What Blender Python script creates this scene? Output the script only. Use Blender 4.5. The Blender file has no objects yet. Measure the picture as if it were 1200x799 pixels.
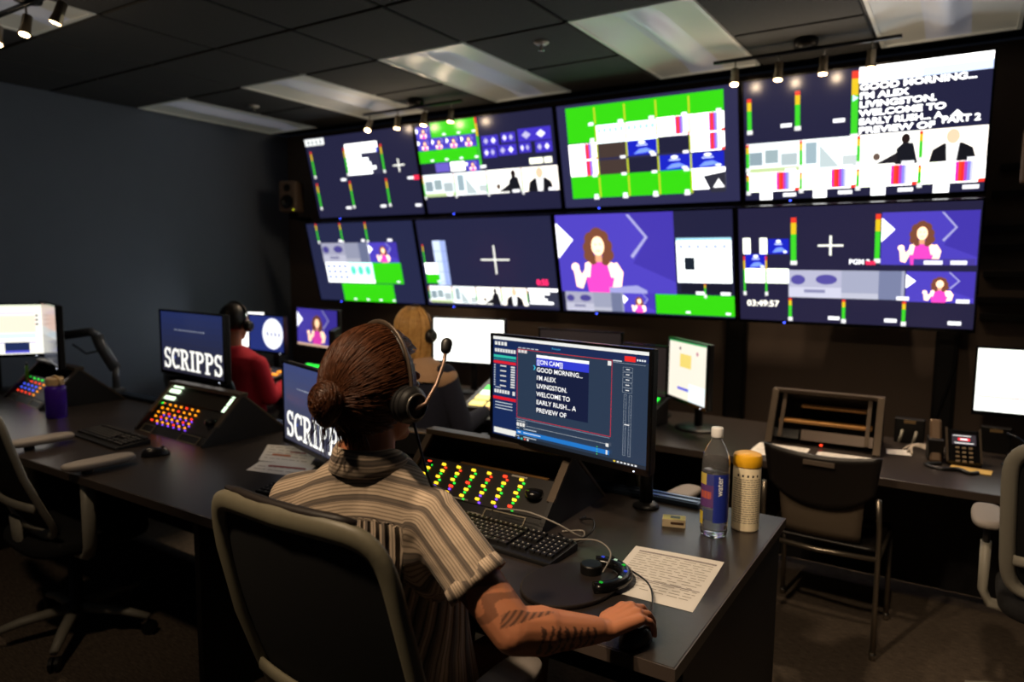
import bpy, bmesh, math, random
import numpy as np
from mathutils import Vector, Matrix, Euler
random.seed(7)
rng = np.random.default_rng(7)
S = bpy.context.scene
C = S.collection
PI = math.pi

# ------------------------------------------------------------------ camera
CAMZ = 1.58
def cam_axes(yaw, pitch, roll):
    cy, sy = math.cos(yaw), math.sin(yaw); cp, sp = math.cos(pitch), math.sin(pitch)
    f = Vector((-sy*cp, cy*cp, -sp)); r = Vector((cy, sy, 0)); u = r.cross(f)
    cr, sr = math.cos(roll), math.sin(roll)
    return cr*r+sr*u, -sr*r+cr*u, f
_r, _u, _f = cam_axes(.569, .1055, .0089)
cd = bpy.data.cameras.new('camera'); cam = bpy.data.objects.new('camera', cd); C.objects.link(cam)
cam.matrix_world = Matrix(((_r.x, _u.x, -_f.x, 0), (_r.y, _u.y, -_f.y, 0), (_r.z, _u.z, -_f.z, CAMZ), (0, 0, 0, 1)))
cd.sensor_width = 36; cd.lens = 36*829.2/1200; cd.clip_start = .02
cd.dof.use_dof = True; cd.dof.focus_distance = 1.75; cd.dof.aperture_fstop = 2.2
S.camera = cam

# ------------------------------------------------------------------ world and exposure
w = bpy.data.worlds.new('world'); S.world = w; w.use_nodes = True
w.node_tree.nodes['Background'].inputs[0].default_value = (.6, .7, 1, 1)
w.node_tree.nodes['Background'].inputs[1].default_value = .004
S.view_settings.view_transform = 'Standard'; S.view_settings.look = 'None'
S.view_settings.gamma = 1; S.view_settings.use_curve_mapping = False
S.view_settings.exposure = 0.08

def spot(name, loc, target, power, size=70, blend=.6, col=(1, .72, .42), rad=.03):
    l = bpy.data.lights.new(name, 'SPOT'); l.energy = power; l.spot_size = math.radians(size); l.spot_blend = blend
    l.color = col; l.shadow_soft_size = rad
    o = bpy.data.objects.new(name, l); C.objects.link(o); o.location = loc
    o.rotation_euler = (Vector(target)-Vector(loc)).to_track_quat('-Z', 'Y').to_euler()
    return o
WARM = (1, .75, .5)
SPOT_ROW2 = 34.0      # the heads in front of the wall of screens
SPOT_CLUSTER = 14.0   # the cluster on the left
SPOT_NEAR = 110.0      # unseen spots over the camera position, added for the warm light from there
for nm, loc, tgt, k, ang in (('over_the_desk', (-1.45, .1, 2.66), (-1.0, 1.2, 1.0), .8, 58), ('over_the_desk_end', (-1.0, .55, 2.66), (-.58, 1.85, .77), 1.0, 50),
        ('over_the_rear_desk', (-1.3, .9, 2.66), (-2.35, 2.95, 1.0), 1.1, 46), ('over_the_side_chair', (-.15, 1.35, 2.66), (-.35, 3.25, .4), .5, 62), ('over_the_left_chair', (-2.2, .3, 2.66), (-3.2, 1.5, .6), .22, 60)):
    spot('unseen_spot_'+nm, loc, tgt, SPOT_NEAR*k, ang, .9, WARM, .05)

# ------------------------------------------------------------------ materials
def lin(c):
    return tuple((x/255/12.92 if x/255 <= .04045 else ((x/255+.055)/1.055)**2.4) for x in c)
MATS = {}
def M(name, rgb, rough=.5, metal=0., spec=.5, noise=0., nscale=40., bump=0., bscale=200., alpha=None, trans=0., ior=1.45, coat=0., sheen=0., emit=None, estr=0., sss=0.):
    if name in MATS: return MATS[name]
    m = bpy.data.materials.new(name); m.use_nodes = True; nt = m.node_tree; b = nt.nodes['Principled BSDF']
    c = lin(rgb)+(1,)
    b.inputs['Base Color'].default_value = c; b.inputs['Roughness'].default_value = rough
    b.inputs['Metallic'].default_value = metal; b.inputs['Specular IOR Level'].default_value = spec
    b.inputs['IOR'].default_value = ior
    if trans: b.inputs['Transmission Weight'].default_value = trans
    if coat: b.inputs['Coat Weight'].default_value = coat
    if sheen: b.inputs['Sheen Weight'].default_value = sheen
    if sss:
        b.inputs['Subsurface Weight'].default_value = sss; b.inputs['Subsurface Radius'].default_value = (.012, .004, .002)
    if emit: b.inputs['Emission Color'].default_value = lin(emit)+(1,); b.inputs['Emission Strength'].default_value = estr
    if noise or bump:
        tc = nt.nodes.new('ShaderNodeTexCoord')
    if noise:
        n = nt.nodes.new('ShaderNodeTexNoise'); n.inputs['Scale'].default_value = nscale; n.inputs['Detail'].default_value = 5
        nt.links.new(tc.outputs['Object'], n.inputs['Vector'])
        mx = nt.nodes.new('ShaderNodeMix'); mx.data_type = 'RGBA'
        mx.inputs[6].default_value = tuple(x*(1-noise) for x in c[:3])+(1,); mx.inputs[7].default_value = tuple(min(1, x*(1+noise)) for x in c[:3])+(1,)
        nt.links.new(n.outputs['Fac'], mx.inputs[0]); nt.links.new(mx.outputs[2], b.inputs['Base Color'])
    if bump:
        n2 = nt.nodes.new('ShaderNodeTexNoise'); n2.inputs['Scale'].default_value = bscale; n2.inputs['Detail'].default_value = 3
        nt.links.new(tc.outputs['Object'], n2.inputs['Vector'])
        bp = nt.nodes.new('ShaderNodeBump'); bp.inputs['Strength'].default_value = bump; bp.inputs['Distance'].default_value = .003
        nt.links.new(n2.outputs['Fac'], bp.inputs['Height']); nt.links.new(bp.outputs['Normal'], b.inputs['Normal'])
    MATS[name] = m
    return m
def E(name, rgb, strength):
    return M(name, (8, 8, 8), .4, emit=rgb, estr=strength)

# a lit screen: colour attribute drives emission under a faintly glossy face
def screen_material(name, strength, rough=.22):
    if name in MATS: return MATS[name]
    m = bpy.data.materials.new(name); m.use_nodes = True; nt = m.node_tree; b = nt.nodes['Principled BSDF']
    b.inputs['Base Color'].default_value = (.006, .006, .008, 1); b.inputs['Roughness'].default_value = rough
    a = nt.nodes.new('ShaderNodeAttribute'); a.attribute_name = 'col'
    nt.links.new(a.outputs['Color'], b.inputs['Emission Color']); b.inputs['Emission Strength'].default_value = strength
    MATS[name] = m
    return m
SCREEN = screen_material('screen_picture', 1.6)
DESKSCREEN = screen_material('desk_screen_picture', 1.0)
REARSCREEN = screen_material('rear_screen_picture', 1.)

BLACK = M('black_plastic', (22, 21, 21), .42, noise=.2)
BLACKG = M('gloss_black_plastic', (14, 14, 15), .22)
BLACKM = M('black_metal', (24, 23, 22), .38, .6)
CHROME = M('chrome', (190, 185, 175), .22, 1.)
GREYPL = M('light_grey_plastic', (150, 146, 134), .45, noise=.06, nscale=20)
PADGREY = M('grey_arm_pad', (148, 140, 134), .6, bump=.15)
MESHBLK = M('black_mesh_fabric', (13, 13, 14), .85, bump=.5, bscale=900)
DARKGREY = M('dark_grey_plastic', (52, 50, 50), .45)
RAILM = M('bronze_grey_metal', (92, 80, 68), .38, .55, noise=.12)
DESK = M('dark_desk_laminate', (50, 44, 41), .30, noise=.22, nscale=35, bump=.08, bscale=300)
DESKEDGE = M('desk_edge_band', (74, 64, 58), .35)
PANELB = M('desk_panel_black', (20, 18, 18), .55, noise=.15)
PAPER = M('white_paper', (232, 228, 222), .8)
INK = M('grey_print', (172, 165, 158), .8)
WHITEPL = M('white_plastic', (225, 222, 214), .35)

# ------------------------------------------------------------------ mesh helpers
class MB:
    def __init__(s): s.v = []; s.f = []; s.c = None
    def add(s, vs, fs):
        n = len(s.v); s.v += [tuple(v) for v in vs]; s.f += [tuple(i+n for i in f) for f in fs]; return s
    def box(s, c, d, rot=None):
        hx, hy, hz = d[0]/2, d[1]/2, d[2]/2
        vs = [Vector((x, y, z)) for x in (-hx, hx) for y in (-hy, hy) for z in (-hz, hz)]
        if rot is not None: vs = [rot @ v for v in vs]
        c = Vector(c)
        return s.add([v+c for v in vs], [(0, 1, 3, 2), (4, 6, 7, 5), (0, 4, 5, 1), (2, 3, 7, 6), (0, 2, 6, 4), (1, 5, 7, 3)])
    def lathe(s, prof, c=(0, 0, 0), seg=24, axis='z', cap=True):
        vs = []; fs = []; n = len(prof)
        for r, z in prof:
            for k in range(seg):
                a = 2*PI*k/seg; p = (r*math.cos(a), r*math.sin(a), z)
                if axis == 'x': p = (p[2], p[0], p[1])
                if axis == 'y': p = (p[1], p[2], p[0])
                vs.append(Vector(p)+Vector(c))
        for i in range(n-1):
            for k in range(seg):
                fs.append((i*seg+k, i*seg+(k+1) % seg, (i+1)*seg+(k+1) % seg, (i+1)*seg+k))
        if cap:
            fs.append(tuple(range(seg))[::-1]); fs.append(tuple((n-1)*seg+k for k in range(seg)))
        return s.add(vs, fs)
    def prism(s, poly, lo, hi, axis='x'):
        # poly of 2D points extruded along an axis: x -> (y,z), y -> (x,z), z -> (x,y)
        def P(p, t):
            return {'x': (t, p[0], p[1]), 'y': (p[0], t, p[1]), 'z': (p[0], p[1], t)}[axis]
        n = len(poly)
        vs = [P(p, lo) for p in poly]+[P(p, hi) for p in poly]
        fs = [tuple(range(n))[::-1], tuple(range(n, 2*n))]+[(i, (i+1) % n, n+(i+1) % n, n+i) for i in range(n)]
        return s.add(vs, fs)
    def tube(s, pts, r, seg=8, closed=False, flat=None):
        pts = [Vector(p) for p in pts]; n = len(pts); vs = []; fs = []
        rr = r if isinstance(r, (list, tuple)) else [r]*n
        T = []
        for i in range(n):
            if closed: t = pts[(i+1) % n]-pts[i-1]
            else: t = pts[min(i+1, n-1)]-pts[max(i-1, 0)]
            T.append(t.normalized() if t.length > 1e-9 else Vector((0, 0, 1)))
        nv = T[0].orthogonal().normalized()
        if flat is not None:
            nv = (Vector(flat)-T[0]*Vector(flat).dot(T[0])).normalized()
        for i in range(n):
            if flat is not None: nv = Vector(flat)
            nv = nv-T[i]*nv.dot(T[i]); nv.normalize(); b = T[i].cross(nv)
            ra = rr[i]; ry = ra if not isinstance(ra, tuple) else ra[1]; rx = ra if not isinstance(ra, tuple) else ra[0]
            for k in range(seg):
                a = 2*PI*(k+.5)/seg
                vs.append(pts[i]+nv*math.cos(a)*rx+b*math.sin(a)*ry)
        m = n if closed else n-1
        for i in range(m):
            j = (i+1) % n
            for k in range(seg): fs.append((i*seg+k, i*seg+(k+1) % seg, j*seg+(k+1) % seg, j*seg+k))
        if not closed:
            fs.append(tuple(range(seg))[::-1]); fs.append(tuple((n-1)*seg+k for k in range(seg)))
        return s.add(vs, fs)
    def ell(s, c, r, rot=None, nu=20, nv=12):
        vs = []; fs = []
        for j in range(nv+1):
            th = PI*j/nv
            for k in range(nu):
                a = 2*PI*k/nu
                v = Vector((r[0]*math.sin(th)*math.cos(a), r[1]*math.sin(th)*math.sin(a), r[2]*math.cos(th)))
                if rot is not None: v = rot @ v
                vs.append(v+Vector(c))
        for j in range(nv):
            for k in range(nu): fs.append((j*nu+k, (j+1)*nu+k, (j+1)*nu+(k+1) % nu, j*nu+(k+1) % nu))
        return s.add(vs, fs)
    def cap(s, p, q, r1, r2, seg=16, sq=1., side=None):
        # tapered capsule from p to q; sq flattens it along 'side'
        p, q = Vector(p), Vector(q); ax = q-p; L = ax.length; ax = ax/L if L > 1e-9 else Vector((0, 0, 1))
        sd = Vector(side) if side is not None else ax.orthogonal()
        sd = (sd-ax*sd.dot(ax)).normalized(); b = ax.cross(sd)
        rings = []
        for k in range(5): a = -PI/2+PI/2*k/4.; rings.append((p+ax*r1*math.sin(a), max(r1*math.cos(a), r1*.02)))
        for k in range(5): a = PI/2*k/4.; rings.append((q+ax*r2*math.sin(a), max(r2*math.cos(a), r2*.02)))
        vs = []; fs = []
        for c, r in rings:
            for k in range(seg):
                a = 2*PI*k/seg; vs.append(c+sd*math.cos(a)*r*sq+b*math.sin(a)*r)
        for i in range(len(rings)-1):
            for k in range(seg): fs.append((i*seg+k, i*seg+(k+1) % seg, (i+1)*seg+(k+1) % seg, (i+1)*seg+k))
        fs.append(tuple(range(seg))[::-1]); fs.append(tuple((len(rings)-1)*seg+k for k in range(seg)))
        return s.add(vs, fs)
    def mesh(s, name):
        me = bpy.data.meshes.new(name); me.from_pydata(s.v, [], s.f); me.validate(); 
        bm = bmesh.new(); bm.from_mesh(me); bmesh.ops.recalc_face_normals(bm, faces=bm.faces); bm.to_mesh(me); bm.free()
        return me
    def build(s, name, mat, parent=None, smooth=False, bevel=0., bseg=2, stuff=False, label=None, loc=None, rot=None):
        me = s.mesh(name); me.materials.append(mat)
        o = bpy.data.objects.new(name, me); C.objects.link(o)
        if bevel:
            bv = o.modifiers.new('bevel', 'BEVEL'); bv.width = bevel; bv.segments = bseg; bv.limit_method = 'ANGLE'; bv.angle_limit = math.radians(40)
        if smooth: me.polygons.foreach_set('use_smooth', [True]*len(me.polygons))
        elif bevel:
            pass
        if parent is not None: o.parent = parent
        if loc is not None: o.location = loc
        if rot is not None: o.rotation_euler = rot
        if stuff: o['kind'] = 'stuff'
        if label: o['label'] = label
        return o
def smooth_by_angle(o, deg=35):
    me = o.data; bm = bmesh.new(); bm.from_mesh(me)
    for f in bm.faces: f.smooth = True
    for e in bm.edges:
        if len(e.link_faces) == 2 and e.calc_face_angle(0) > math.radians(deg): e.smooth = False
    bm.to_mesh(me); bm.free(); return o
def thing(name, label, cat, loc=(0, 0, 0), rz=0, group=None):
    o = bpy.data.objects.new(name, None); C.objects.link(o); o.empty_display_size = .05
    o.location = loc; o.rotation_euler = (0, 0, rz); o['label'] = label; o['category'] = cat
    if group: o['group'] = group
    return o
def tag(o, label, cat, group=None):
    o['label'] = label; o['category'] = cat
    if group: o['group'] = group
    return o
def struct(o): o['kind'] = 'structure'; return o
def share(src, parent, loc=None, rot=None, mat=None):
    o = src.copy(); C.objects.link(o); o.parent = parent
    if loc is not None: o.location = loc
    if rot is not None: o.rotation_euler = rot
    return o
def copy_tree(o, parent=None):
    c = o.copy(); C.objects.link(c); c.parent = parent
    for ch in list(o.children): copy_tree(ch, c)
    return c
def place(root, loc, rz, label, group=None):
    r = copy_tree(root); r.location = loc; r.rotation_euler = (0, 0, rz); r['label'] = label
    if group: r['group'] = group
    return r

# text as flat polygons (built-in font)
_TX = {}
def text_poly(body, bold=0.):
    k = (body, bold)
    if k in _TX: return _TX[k]
    cu = bpy.data.curves.new('t', 'FONT'); cu.body = body; cu.size = 1.; cu.offset = bold; cu.resolution_u = 3
    o = bpy.data.objects.new('t', cu); C.objects.link(o)
    dg = bpy.context.evaluated_depsgraph_get(); me = o.evaluated_get(dg).to_mesh()
    vs = [(v.co.x, v.co.y) for v in me.vertices]; fs = [tuple(p.vertices) for p in me.polygons]
    o.evaluated_get(dg).to_mesh_clear()
    bpy.data.objects.remove(o); bpy.data.curves.remove(cu)
    _TX[k] = (vs, fs); return vs, fs

class Canvas:
    """a flat picture: u to the right, v down, both 0..1; built as coloured polygons on a face that looks along -Y"""
    def __init__(s, w, h, bg): s.w, s.h = w, h; s.v = []; s.f = []; s.c = []; s.n = 0; s.g = 1.; s.rect(0, 0, 1, 1, bg)
    def col(s, rgb, k=1.):
        return tuple(x*k for x in lin(rgb))+(1.,)
    def poly(s, pts, rgb, k=1.):
        s.n += 1; y = -.00004*s.n; i = len(s.v)
        s.v += [((u-.5)*s.w, y, (.5-v)*s.h) for u, v in pts]; s.f.append(tuple(range(i, i+len(pts)))); s.c.append(s.col(rgb, k))
    def rect(s, u0, v0, u1, v1, rgb, k=1.): s.poly([(u0, v1), (u1, v1), (u1, v0), (u0, v0)], rgb, k)
    def ell(s, cu, cv, ru, rv, rgb, k=1., n=20): s.poly([(cu+ru*math.cos(2*PI*i/n), cv-rv*math.sin(2*PI*i/n)) for i in range(n)], rgb, k)
    def mesh2(s, vs, fs, rgb, k=1.):
        s.n += 1; y = -.00004*s.n; i = len(s.v)
        s.v += [((u-.5)*s.w, y, (.5-v)*s.h) for u, v in vs]
        for f in fs: s.f.append(tuple(a+i for a in f)); s.c.append(s.col(rgb, k))
    def text(s, u, v, hv, body, rgb, k=1., bold=0., fit=None):
        vs, fs = text_poly(body, bold); sx = hv*s.h/s.w/.72; 
        wd = max(x for x, _ in vs)*sx
        if fit: sx *= fit/wd
        s.mesh2([(u+x*sx, v-y*hv/.72) for x, y in vs], fs, rgb, k)
    def lines(s, u0, v0, u1, v1, n, rgb, k=1., fill=.5):
        for i in range(n):
            a = v0+(v1-v0)*i/n; e = u0+(u1-u0)*random.uniform(.55, 1)
            s.rect(u0, a, e, a+(v1-v0)/n*fill, rgb, k)
    def outline(s, u0, v0, u1, v1, t, rgb, k=1.):
        tv = t*s.w/s.h
        s.rect(u0, v0, u1, v0+tv, rgb, k); s.rect(u0, v1-tv, u1, v1, rgb, k); s.rect(u0, v0, u0+t, v1, rgb, k); s.rect(u1-t, v0, u1, v1, rgb, k)
    def build(s, name, parent, mat=SCREEN, loc=None, rot=None):
        me = bpy.data.meshes.new(name); me.from_pydata(s.v, [], s.f)
        at = me.color_attributes.new('col', 'FLOAT_COLOR', 'CORNER')
        arr = np.concatenate([np.tile(np.array(c), (len(f), 1)) for f, c in zip(s.f, s.c)]).astype(np.float32).ravel()
        at.data.foreach_set('color', arr); me.materials.append(mat)
        o = bpy.data.objects.new(name, me); C.objects.link(o); o.parent = parent
        if loc is not None: o.location = loc
        if rot is not None: o.rotation_euler = rot
        return o
    # --- picture elements
    def meter(s, u, v0, v1, wd=.012, k=.75):
        d = v1-v0
        s.rect(u, v0, u+wd, v0+d*.12, (235, 60, 40), k); s.rect(u, v0+d*.12, u+wd, v0+d*.38, (225, 190, 30), k)
        s.rect(u, v0+d*.38, u+wd, v1, (60, 205, 40), k); s.rect(u-.002, v1, u+wd+.004, v1+.035, (235, 235, 235), .8)
    def tag(s, u, v, wd=.05, hv=.03): s.rect(u, v, u+wd, v+hv, (240, 240, 245), 1.)
    def green(s, u0, v0, u1, v1, nx=1):
        s.rect(u0, v0, u1, v1, (58, 222, 20), .62)
        for i in range(nx): s.tag(u0+(u1-u0)*(i+.78)/nx, v1-.035, .025, .02)
    def presenter(s, u0, v0, u1, v1, k=1., desk=True, cx=.5):
        W, H = u1-u0, v1-v0
        X = lambda a: u0+W*a
        Y = lambda a: v0+H*a
        s.rect(u0, v0, u1, v1, (84, 70, 200), .62*k)
        s.poly([(X(.62), Y(0)), (X(1), Y(0)), (X(1), Y(.85)), (X(.66), Y(.62)), (X(.79), Y(.3))], (72, 58, 180), .62*k)
        s.poly([(X(0), Y(.1)), (X(.145), Y(.32)), (X(0), Y(.56))], (245, 245, 255), 1.6*k)
        s.poly([(X(.62), Y(.02)), (X(.645), Y(.02)), (X(.79), Y(.3)), (X(.66), Y(.56)), (X(.64), Y(.53)), (X(.765), Y(.3))], (175, 172, 225), .7*k)
        skin = (236, 190, 158); YY = lambda a: Y(.12+.88*a); a = min(1., W*s.w/(H*s.h*1.33)); b = 1/max(a, .2) if a < 1 else 1
        q = lambda dx: X(cx+dx*.8)
        # raised hand and forearms
        s.poly([(q(-.29), YY(.62)), (q(-.24), YY(.6)), (q(-.2), YY(.74)), (q(-.17), YY(.68)), (q(-.13), YY(.72)), (q(-.2), YY(.95)), (q(-.27), YY(.92))], skin, 1.7*k)
        s.ell(q(-.265), YY(.63), .035*W, .055*H, skin, 1.9*k)
        s.poly([(q(.1), YY(.6)), (q(.2), YY(.56)), (q(.26), YY(.7)), (q(.23), YY(.92)), (q(.1), YY(.95))], skin, 1.8*k)
        # pink dress
        s.poly([(q(-.13), YY(.58)), (q(-.06), YY(.52)), (q(.07), YY(.52)), (q(.15), YY(.58)), (q(.16), YY(.8)), (q(.12), YY(1)), (q(-.13), YY(1)), (q(-.15), YY(.8))], (245, 70, 190), .8*k)
        s.poly([(q(-.15), YY(.57)), (q(-.08), YY(.54)), (q(-.11), YY(.78)), (q(-.17), YY(.76))], skin, 1.9*k)
        s.poly([(q(.09), YY(.54)), (q(.16), YY(.57)), (q(.18), YY(.76)), (q(.13), YY(.78))], skin, 1.9*k)
        # hair, face, neck
        for dx, dy, r in ((-.07, .22, .07), (-.1, .34, .065), (-.1, .46, .06), (.06, .2, .07), (.1, .32, .065), (.11, .45, .065), (0, .17, .08), (-.06, .52, .05), (.08, .53, .05)):
            s.ell(q(dx), YY(dy), r*.8*W, r*1.3*H, (112, 66, 48), .9*k, 14)
        s.rect(q(-.03), YY(.42), q(.04), YY(.55), (215, 150, 112), k)
        s.ell(q(.005), YY(.32), .055*W, .12*H, (240, 190, 150), 1.8*k)
        s.rect(q(-.02), YY(.385), q(.03), YY(.4), (190, 90, 90), k)
        s.rect(q(-.03), YY(.29), q(-.008), YY(.302), (80, 50, 40), k); s.rect(q(.02), YY(.29), q(.042), YY(.302), (80, 50, 40), k)
        if desk: s.poly([(q(.1), Y(.93)), (q(.4), Y(.9)), (q(.5), Y(.96)), (q(.5), Y(1)), (q(.1), Y(1))], (140, 140, 190), k)
    def studio(s, u0, v0, u1, v1, kind=0, k=1.):
        W, H = u1-u0, v1-v0
        k *= .62
        R = lambda a, b, c, d, col, kk=1.: s.rect(u0+W*a, v0+H*b, u0+W*c, v0+H*d, col, kk*k)
        if kind == 0:      # newsroom desks
            R(0, 0, 1, 1, (236, 242, 244), 1.5); R(.05, .3, .3, .75, (150, 170, 180)); R(.35, .25, .6, .7, (165, 185, 190)); R(.65, .4, .95, .8, (190, 205, 208)); R(0, .85, 1, 1, (200, 220, 160), 1.1)
        elif kind == 1:    # a bright corridor with a tall panel
            R(0, 0, 1, 1, (240, 246, 246), 1.6); R(.1, .1, .3, .8, (165, 188, 198)); s.poly([(u0+W*.35, v0+H*.2), (u0+W*.7, v0+H*.95), (u0+W*.35, v0+H*.95)], (205, 220, 222), k); R(.75, .6, 1, .95, (205, 215, 215), 1.1)
        elif kind == 2:    # a dark figure at the right
            R(0, 0, 1, 1, (250, 248, 240), 1.8); s.ell(u0+W*.78, v0+H*.22, W*.07, H*.16, (40, 28, 26), k)
            s.poly([(u0+W*.62, v0+H*1), (u0+W*.64, v0+H*.5), (u0+W*.74, v0+H*.34), (u0+W*.9, v0+H*.36), (u0+W*.98, v0+H*1)], (24, 26, 34), k)
            s.poly([(u0+W*.3, v0+H*.95), (u0+W*.65, v0+H*.62), (u0+W*.66, v0+H*.95)], (36, 34, 40), k); s.ell(u0+W*.32, v0+H*.72, W*.06, H*.12, (110, 90, 80), k)
        elif kind == 3:    # a figure in a dark jacket and white shirt
            R(0, 0, 1, 1, (252, 244, 232), 1.8); s.poly([(u0+W*.15, v0+H*1), (u0+W*.2, v0+H*.62), (u0+W*.36, v0+H*.45), (u0+W*.64, v0+H*.45), (u0+W*.8, v0+H*.62), (u0+W*.86, v0+H*1)], (24, 24, 30), k)
            s.poly([(u0+W*.4, v0+H*.45), (u0+W*.6, v0+H*.45), (u0+W*.56, v0+H*1), (u0+W*.42, v0+H*1)], (250, 250, 250), 1.4*k); s.ell(u0+W*.5, v0+H*.25, W*.1, H*.22, (238, 205, 170), 1.2*k)
        elif kind == 4:    # bluish studio with monitors
            R(0, 0, 1, 1, (196, 196, 222)); s.ell(u0+W*.18, v0+H*.35, W*.14, H*.18, (92, 84, 170), k); s.ell(u0+W*.72, v0+H*.33, W*.2, H*.18, (92, 84, 170), k); R(0, .62, 1, 1, (214, 214, 234), 1.1); R(.3, .7, .7, .82, (150, 150, 190))
        elif kind == 5:
            R(0, 0, 1, 1, (176, 180, 206)); R(.6, 0, .95, 1, (128, 136, 172)); R(0, .8, .6, 1, (206, 208, 226))
    def bars(s, u0, v0, u1, v1):
        W = u1-u0
        s.rect(u0, v0, u1, v1, (252, 250, 246), 1.8); s.rect(u0+W*.1, v0, u0+W*.3, v1, (244, 250, 225), 1.7)
        for i, c in enumerate(((200, 40, 160), (235, 60, 30), (225, 40, 40), (150, 60, 170), (120, 120, 225), (190, 190, 245))):
            s.rect(u0+W*(.56+.045*i), v0+(v1-v0)*.02, u0+W*(.605+.045*i), v1-(v1-v0)*.05, c, 1.)
        s.rect(u0+W*.9, v1-(v1-v0)*.16, u1, v1, (235, 50, 40), 1.)
    def logo(s, u0, v0, u1, v1):
        W, H = u1-u0, v1-v0
        s.rect(u0, v0, u1, v1, (26, 36, 190), .7); s.ell(u0+W*.5, v0+H*.16, W*.12, H*.1, (235, 240, 255), 1.2); s.rect(u0+W*.32, v0+H*.3, u0+W*.68, v0+H*.38, (190, 205, 250))
        s.poly([(u0+W*.2, v0+H*.9), (u0+W*.4, v0+H*.6), (u0+W*.65, v0+H*.55), (u0+W*.85, v0+H*.75), (u0+W*.6, v0+H*.85)], (110, 140, 250), 1.)
        s.ell(u0+W*.82, v0+H*.86, W*.1, H*.08, (225, 235, 255), 1.1)
    def plus(s, u, v, r):
        s.rect(u-r, v-.008, u+r, v+.008, (235, 235, 225), 1.); s.rect(u-.005, v-r*s.w/s.h*.85, u+.005, v+r*s.w/s.h*.85, (235, 235, 225), 1.)
    def prompt(s, u0, v0, u1, v1, lines, h, rgb=(255, 255, 255), k=1.4, bold=.02, cut=True, widths=None):
        n = len(lines); st = (v1-v0)/n
        for i, t in enumerate(lines):
            s.text(u0, v0+st*(i+.86), h, t, rgb, k, bold, fit=None if not widths else widths[i]*(u1-u0))

def slab_word(cv, u0, v0, u1, v1, rgb, k=1.):
    """the word SCRIPPS in slab serif capitals"""
    glyphs = 'SCRIPPS'; wid = {'S': .62, 'C': .72, 'R': .8, 'I': .42, 'P': .72}
    tot = sum(wid[g] for g in glyphs)+.06*6; sx = (u1-u0)/tot; sy = v1-v0; th = .17
    def put(vs, fs, x): cv.mesh2([(u0+(a+x)*sx, v0+(1-b)*sy) for a, b in vs], fs, rgb, k)
    def R(x, a, b, c, d): put([(a, b), (c, b), (c, d), (a, d)], [(0, 1, 2, 3)], x)
    def arc(x, cx, cy, rx, ry, a0, a1, t=th, ty=.12, n=14):
        vs = []; fs = []
        for i in range(n+1):
            a = math.radians(a0+(a1-a0)*i/n)
            vs += [(cx+rx*math.cos(a), cy+ry*math.sin(a)), (cx+(rx-t)*math.cos(a), cy+(ry-ty)*math.sin(a))]
        for i in range(n): fs.append((2*i, 2*i+2, 2*i+3, 2*i+1))
        put(vs, fs, x)
    x = 0
    for g in glyphs:
        w_ = wid[g]
        if g == 'I':
            R(x, .12, 0, .3, 1); R(x, 0, 0, .42, .1); R(x, 0, .9, .42, 1)
        elif g in 'PR':
            R(x, .1, 0, .28, 1); R(x, 0, .9, .3, 1); R(x, 0, 0, .4, .1)
            arc(x, .36, .73, .34, .27, -90, 90); R(x, .26, .88, .38, 1); R(x, .26, .46, .38, .57)
            if g == 'R': put([(.34, .5), (.52, .5), (.72, .1), (.8, .1), (.8, 0), (.58, 0)], [(0, 5, 4, 3, 2, 1)], x)
        elif g == 'C':
            arc(x, .37, .5, .37, .51, 50, 310, .18, .13, 22); R(x, .6, .62, .7, 1); R(x, .6, .04, .7, .2)
        elif g == 'S':
            arc(x, .31, .73, .29, .28, 20, 270, .16, .115); arc(x, .31, .28, .31, .29, -200+40, 90, .17, .115); R(x, .5, .7, .59, 1); R(x, .02, 0, .11, .3)
        x += w_+.06

# ================================================================== THE ROOM
CEIL = 2.77; XL, XR, YB, YF = -5.5, 2.2, 4.62, -1.6
def carpet_material():
    m = bpy.data.materials.new('carpet'); m.use_nodes = True; nt = m.node_tree; b = nt.nodes['Principled BSDF']
    tc = nt.nodes.new('ShaderNodeTexCoord'); mp = nt.nodes.new('ShaderNodeMapping'); mp.inputs['Scale'].default_value = (9, 60, 1)
    nt.links.new(tc.outputs['Object'], mp.inputs['Vector'])
    n = nt.nodes.new('ShaderNodeTexNoise'); n.inputs['Scale'].default_value = 3; n.inputs['Detail'].default_value = 6; nt.links.new(mp.outputs['Vector'], n.inputs['Vector'])
    n2 = nt.nodes.new('ShaderNodeTexNoise'); n2.inputs['Scale'].default_value = 260; nt.links.new(tc.outputs['Object'], n2.inputs['Vector'])
    r = nt.nodes.new('ShaderNodeValToRGB'); r.color_ramp.elements[0].color = lin((44, 37, 33))+(1,); r.color_ramp.elements[1].color = lin((128, 112, 95))+(1,)
    r.color_ramp.elements[0].position = .35; r.color_ramp.elements[1].position = .7
    a = nt.nodes.new('ShaderNodeMath'); a.operation = 'MULTIPLY_ADD'; a.inputs[1].default_value = .5; nt.links.new(n2.outputs['Fac'], a.inputs[0])
    h = nt.nodes.new('ShaderNodeMath'); h.operation = 'MULTIPLY'; h.inputs[1].default_value = .5; nt.links.new(n.outputs['Fac'], h.inputs[0]); nt.links.new(h.outputs[0], a.inputs[2])
    nt.links.new(a.outputs[0], r.inputs[0]); nt.links.new(r.outputs[0], b.inputs['Base Color']); b.inputs['Roughness'].default_value = .95
    bp = nt.nodes.new('ShaderNodeBump'); bp.inputs['Strength'].default_value = .6; bp.inputs['Distance'].default_value = .004
    nt.links.new(a.outputs[0], bp.inputs['Height']); nt.links.new(bp.outputs[0], b.inputs['Normal'])
    return m
WALL = M('charcoal_wall_paint', (106, 118, 136), .7, noise=.06, nscale=6, bump=.05, bscale=120)
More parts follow.
